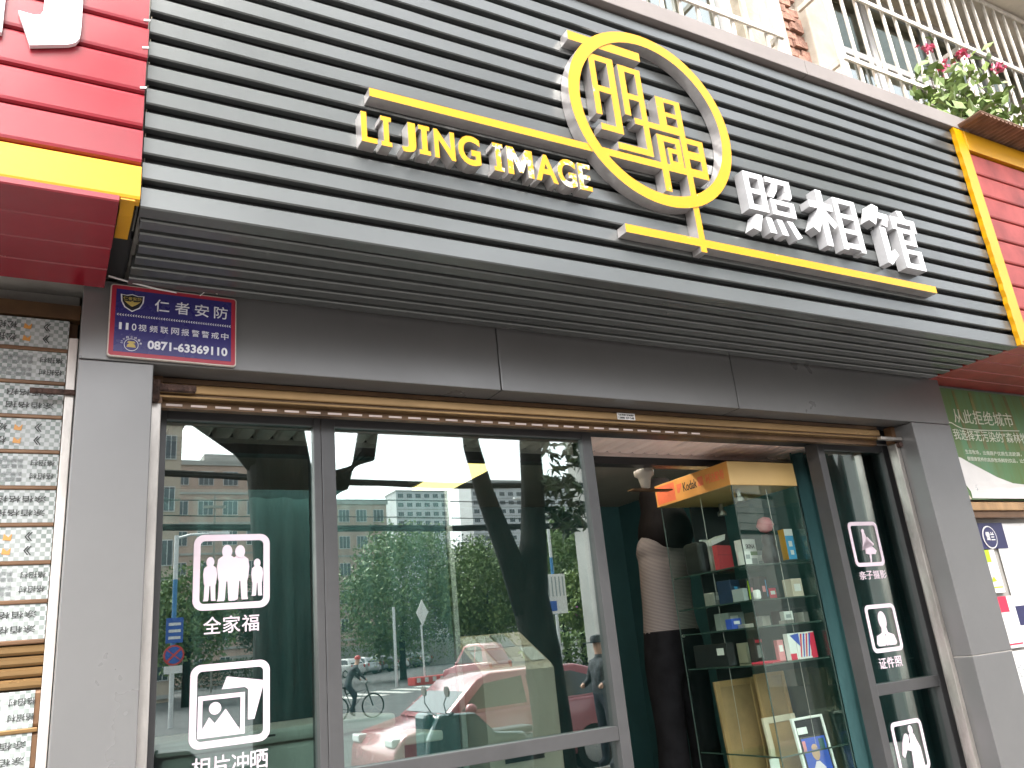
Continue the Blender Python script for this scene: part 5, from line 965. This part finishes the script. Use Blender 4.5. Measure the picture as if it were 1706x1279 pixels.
for k, (z, r, sag, y, lb) in enumerate(((3.66, 0.036, 0.14, -3.3, 'thick black cable bundle, upper of the two over the kerb'), (3.08, 0.034, 0.08, -3.3, 'thick black cable bundle, lower of the two over the kerb'), (3.40, 0.006, 0.05, -3.5, 'thin black wire between the two cable bundles'), (3.28, 0.006, 0.12, -3.6, 'thin sagging black wire below the upper cable bundle'))):
    n = 40; b = MB()
    for q in range(3 if r > 0.02 else 1):
        b.tube([(-8+26*i/n, y+0.02*math.sin(q*2.1+i*0.5), z-sag*math.sin(math.pi*((i*26/n-8) % 9)/9)+0.018*math.sin(q*2.1+i*0.8)) for i in range(n+1)], r*0.62 if r > 0.02 else r, 7)
    tag(b.build('overhead_cable', 'cable'), lb, 'cable')

# ---- cyclist, pedestrian and scooters
def wheel(t, cx, cy, cz, r):
    b = MB(); n = 28; b.tube([(cx+r*math.cos(2*math.pi*k/n), cy, cz+r*math.sin(2*math.pi*k/n)) for k in range(n+1)], 0.024, 7); w = b.build('wheel', 'tyre', t)
    s = MB()
    for k in range(10): s.tube([(cx, cy, cz), (cx+r*math.cos(k*0.628), cy, cz+r*math.sin(k*0.628))], 0.003, 4)
    s.build('spokes', 'rail_steel', w)
bk = thing('bicycle', 'dark mountain bike ridden across the road', 'bicycle', (8.0, -18.5, -0.13)); by = -18.5
wheel(bk, 8.48, by, 0.20, 0.32); wheel(bk, 7.42, by, 0.20, 0.32)
for P in ([(7.42, by, 0.2), (7.86, by, 0.16), (7.68, by, 0.62), (7.42, by, 0.2)], [(7.86, by, 0.16), (8.32, by, 0.66), (7.70, by, 0.58)], [(8.48, by, 0.2), (8.36, by, 0.55), (8.28, by, 0.82)], [(7.68, by, 0.6), (7.65, by, 0.74)]): MB().tube(P, 0.022, 7).build('frame_tube', 'plate_black', bk)
MB().tube([(8.24, by-0.28, 0.86), (8.29, by, 0.84), (8.24, by+0.28, 0.86)], 0.014, 6).build('handlebar', 'plate_black', bk); bx('saddle', 'plate_black', bk, 7.54, 7.80, by-0.06, by+0.06, 0.74, 0.79, 0.02); MB().disc((7.86, by, 0.16), 0.09, (0, 1, 0), 0.02, 16).build('chainring', 'plate_black', bk)
J2 = [(7.68, by, 0.86, (0.14, 0.12)), (7.80, by, 1.05, (0.13, 0.11)), (7.95, by, 1.26, (0.15, 0.12)), (8.02, by, 1.36, 0.055), (8.06, by, 1.47, (0.075, 0.085)), (8.07, by, 1.55, (0.06, 0.07)),
      (7.97, by-0.18, 1.26, 0.055), (8.08, by-0.24, 1.05, 0.045), (8.24, by-0.25, 0.90, 0.03), (7.97, by+0.18, 1.26, 0.055), (8.08, by+0.24, 1.05, 0.045), (8.24, by+0.25, 0.90, 0.03),
      (7.74, by-0.1, 0.80, 0.095), (8.02, by-0.11, 0.55, 0.07), (7.88, by-0.12, 0.14, 0.045), (8.0, by-0.12, 0.07, 0.04), (7.74, by+0.1, 0.80, 0.095), (7.92, by+0.11, 0.45, 0.07), (7.78, by+0.12, 0.06, 0.045), (7.92, by+0.12, 0.0, 0.04)]
E2 = [(0,1),(1,2),(2,3),(3,4),(4,5),(2,6),(6,7),(7,8),(2,9),(9,10),(10,11),(0,12),(12,13),(13,14),(14,15),(0,16),(16,17),(17,18),(18,19)]
cy_ = human('person', 'cyclist in dark clothes and a red cap riding across the road', J2, E2, ['camo', 'denim_dark', 'skin'], lambda c: 1 if c.z < 0.88 and c.x < 8.15 else (2 if c.z > 1.36 or (c.x > 8.19) else 0))
MB().lathe((8.06, by, 1.50), [(0.09, 0), (0.09, 0.04), (0.07, 0.09), (0.0, 0.115)], 14).build('cap', 'sign_red', cy_, smooth=True)
mx, my = 6.45, -3.75
J3 = [(mx, my, 0.92, (0.16, 0.12)), (mx, my, 1.10, (0.155, 0.115)), (mx, my, 1.28, (0.18, 0.12)), (mx, my, 1.34, (0.09, 0.08)), (mx-0.01, my, 1.40, 0.055), (mx-0.02, my, 1.49, (0.075, 0.085)), (mx-0.02, my, 1.56, (0.065, 0.075)),
      (mx, my-0.19, 1.29, 0.06), (mx-0.05, my-0.24, 1.06, 0.05), (mx-0.22, my-0.2, 0.98, 0.036), (mx, my+0.19, 1.29, 0.06), (mx-0.05, my+0.24, 1.06, 0.05), (mx-0.22, my+0.2, 0.98, 0.036),
      (mx, my-0.1, 0.84, 0.10), (mx+0.01, my-0.11, 0.46, 0.075), (mx, my-0.12, 0.08, 0.055), (mx-0.12, my-0.13, 0.04, 0.045), (mx, my+0.1, 0.84, 0.10), (mx+0.01, my+0.11, 0.46, 0.075), (mx, my+0.12, 0.08, 0.055), (mx-0.12, my+0.13, 0.04, 0.045)]
E3 = [(0,1),(1,2),(2,3),(3,4),(4,5),(5,6),(2,7),(7,8),(8,9),(2,10),(10,11),(11,12),(0,13),(13,14),(14,15),(15,16),(0,17),(17,18),(18,19),(19,20)]
mn = human('person', 'man in a dark patterned jacket and peaked cap standing at the kerb', J3, E3, ['camo', 'denim_dark', 'skin'], lambda c: 1 if c.z < 0.90 else (2 if c.z > 1.39 or c.x < mx-0.17 else 0))
hc = MB().lathe((mx-0.02, my, 1.53), [(0.095, 0), (0.095, 0.05), (0.08, 0.09), (0.0, 0.105)], 16); hc.box(mx-0.20, mx-0.09, my-0.07, my+0.07, 1.53, 1.542); hc.build('cap', 'camo', mn)
def scooter(label, x, y, m):
    t = thing('scooter', label, 'scooter', (x, y, 0)); xf = lambda u, v, d: (x+u, y+d, v)
    MB().prism([(-0.62, 0.35), (-0.50, 0.62), (-0.38, 0.92), (-0.30, 0.94), (-0.24, 0.45), (0.10, 0.32), (0.22, 0.60), (0.75, 0.66), (0.80, 0.50), (0.62, 0.26), (-0.30, 0.22)], -0.15, 0.15, fn=xf).build('body', m, t, 0.03, True)
    bx('leg_shield', m, t, x-0.50, x-0.40, y-0.27, y+0.27, 0.30, 0.93, 0.03); bx('apron', m, t, x-0.58, x-0.46, y-0.16, y+0.16, 0.42, 1.00, 0.05)
    MB().prism([(-0.66, 0.30), (-0.60, 0.75), (-0.48, 0.98), (-0.05, 0.96), (0.18, 0.74), (0.55, 0.70), (0.62, 0.40), (0.30, 0.22), (-0.45, 0.20)], 0.17, 0.30, fn=xf).build('wind_apron', m, t, 0.04)
    bx('seat', 'plate_black', t, x+0.18, x+0.74, y-0.13, y+0.13, 0.665, 0.74, 0.03)
    for u in (-0.62, 0.60): w = MB().disc((x+u, y, 0.22), 0.22, (0, 1, 0), 0.09, 20).build('wheel', 'tyre', t); MB().disc((x+u, y, 0.22), 0.10, (0, 1, 0), 0.10, 14).build('rim', 'alloy', w)
    MB().tube([(x-0.33, y-0.32, 0.98), (x-0.36, y, 0.95), (x-0.33, y+0.32, 0.98)], 0.016, 7).build('handlebar', 'plate_black', t)
    for s in (-1, 1):
        MB().tube([(x-0.35, y+0.2*s, 0.97), (x-0.40, y+0.26*s, 1.08), (x-0.38, y+0.30*s, 1.16)], 0.006, 6).build('mirror_stem', 'plate_black', t); MB().disc((x-0.38, y+0.31*s, 1.20), 0.055, (1, 0.0, 0.1), 0.02, 18).build('mirror', 'rail_steel', t)
    bx('headlight', 'lamp_lens', t, x-0.47, x-0.44, y-0.07, y+0.07, 0.72, 0.82, 0.01); return t
scooter('dark teal scooter parked on the pavement before the red car', 4.15, -3.05, mat('scooter_teal', (0.02, 0.07, 0.075), 0.25, 0, 0.05, coat=0.6)); scooter('black scooter parked on the pavement at the left', 1.3, -3.2, 'plate_black')
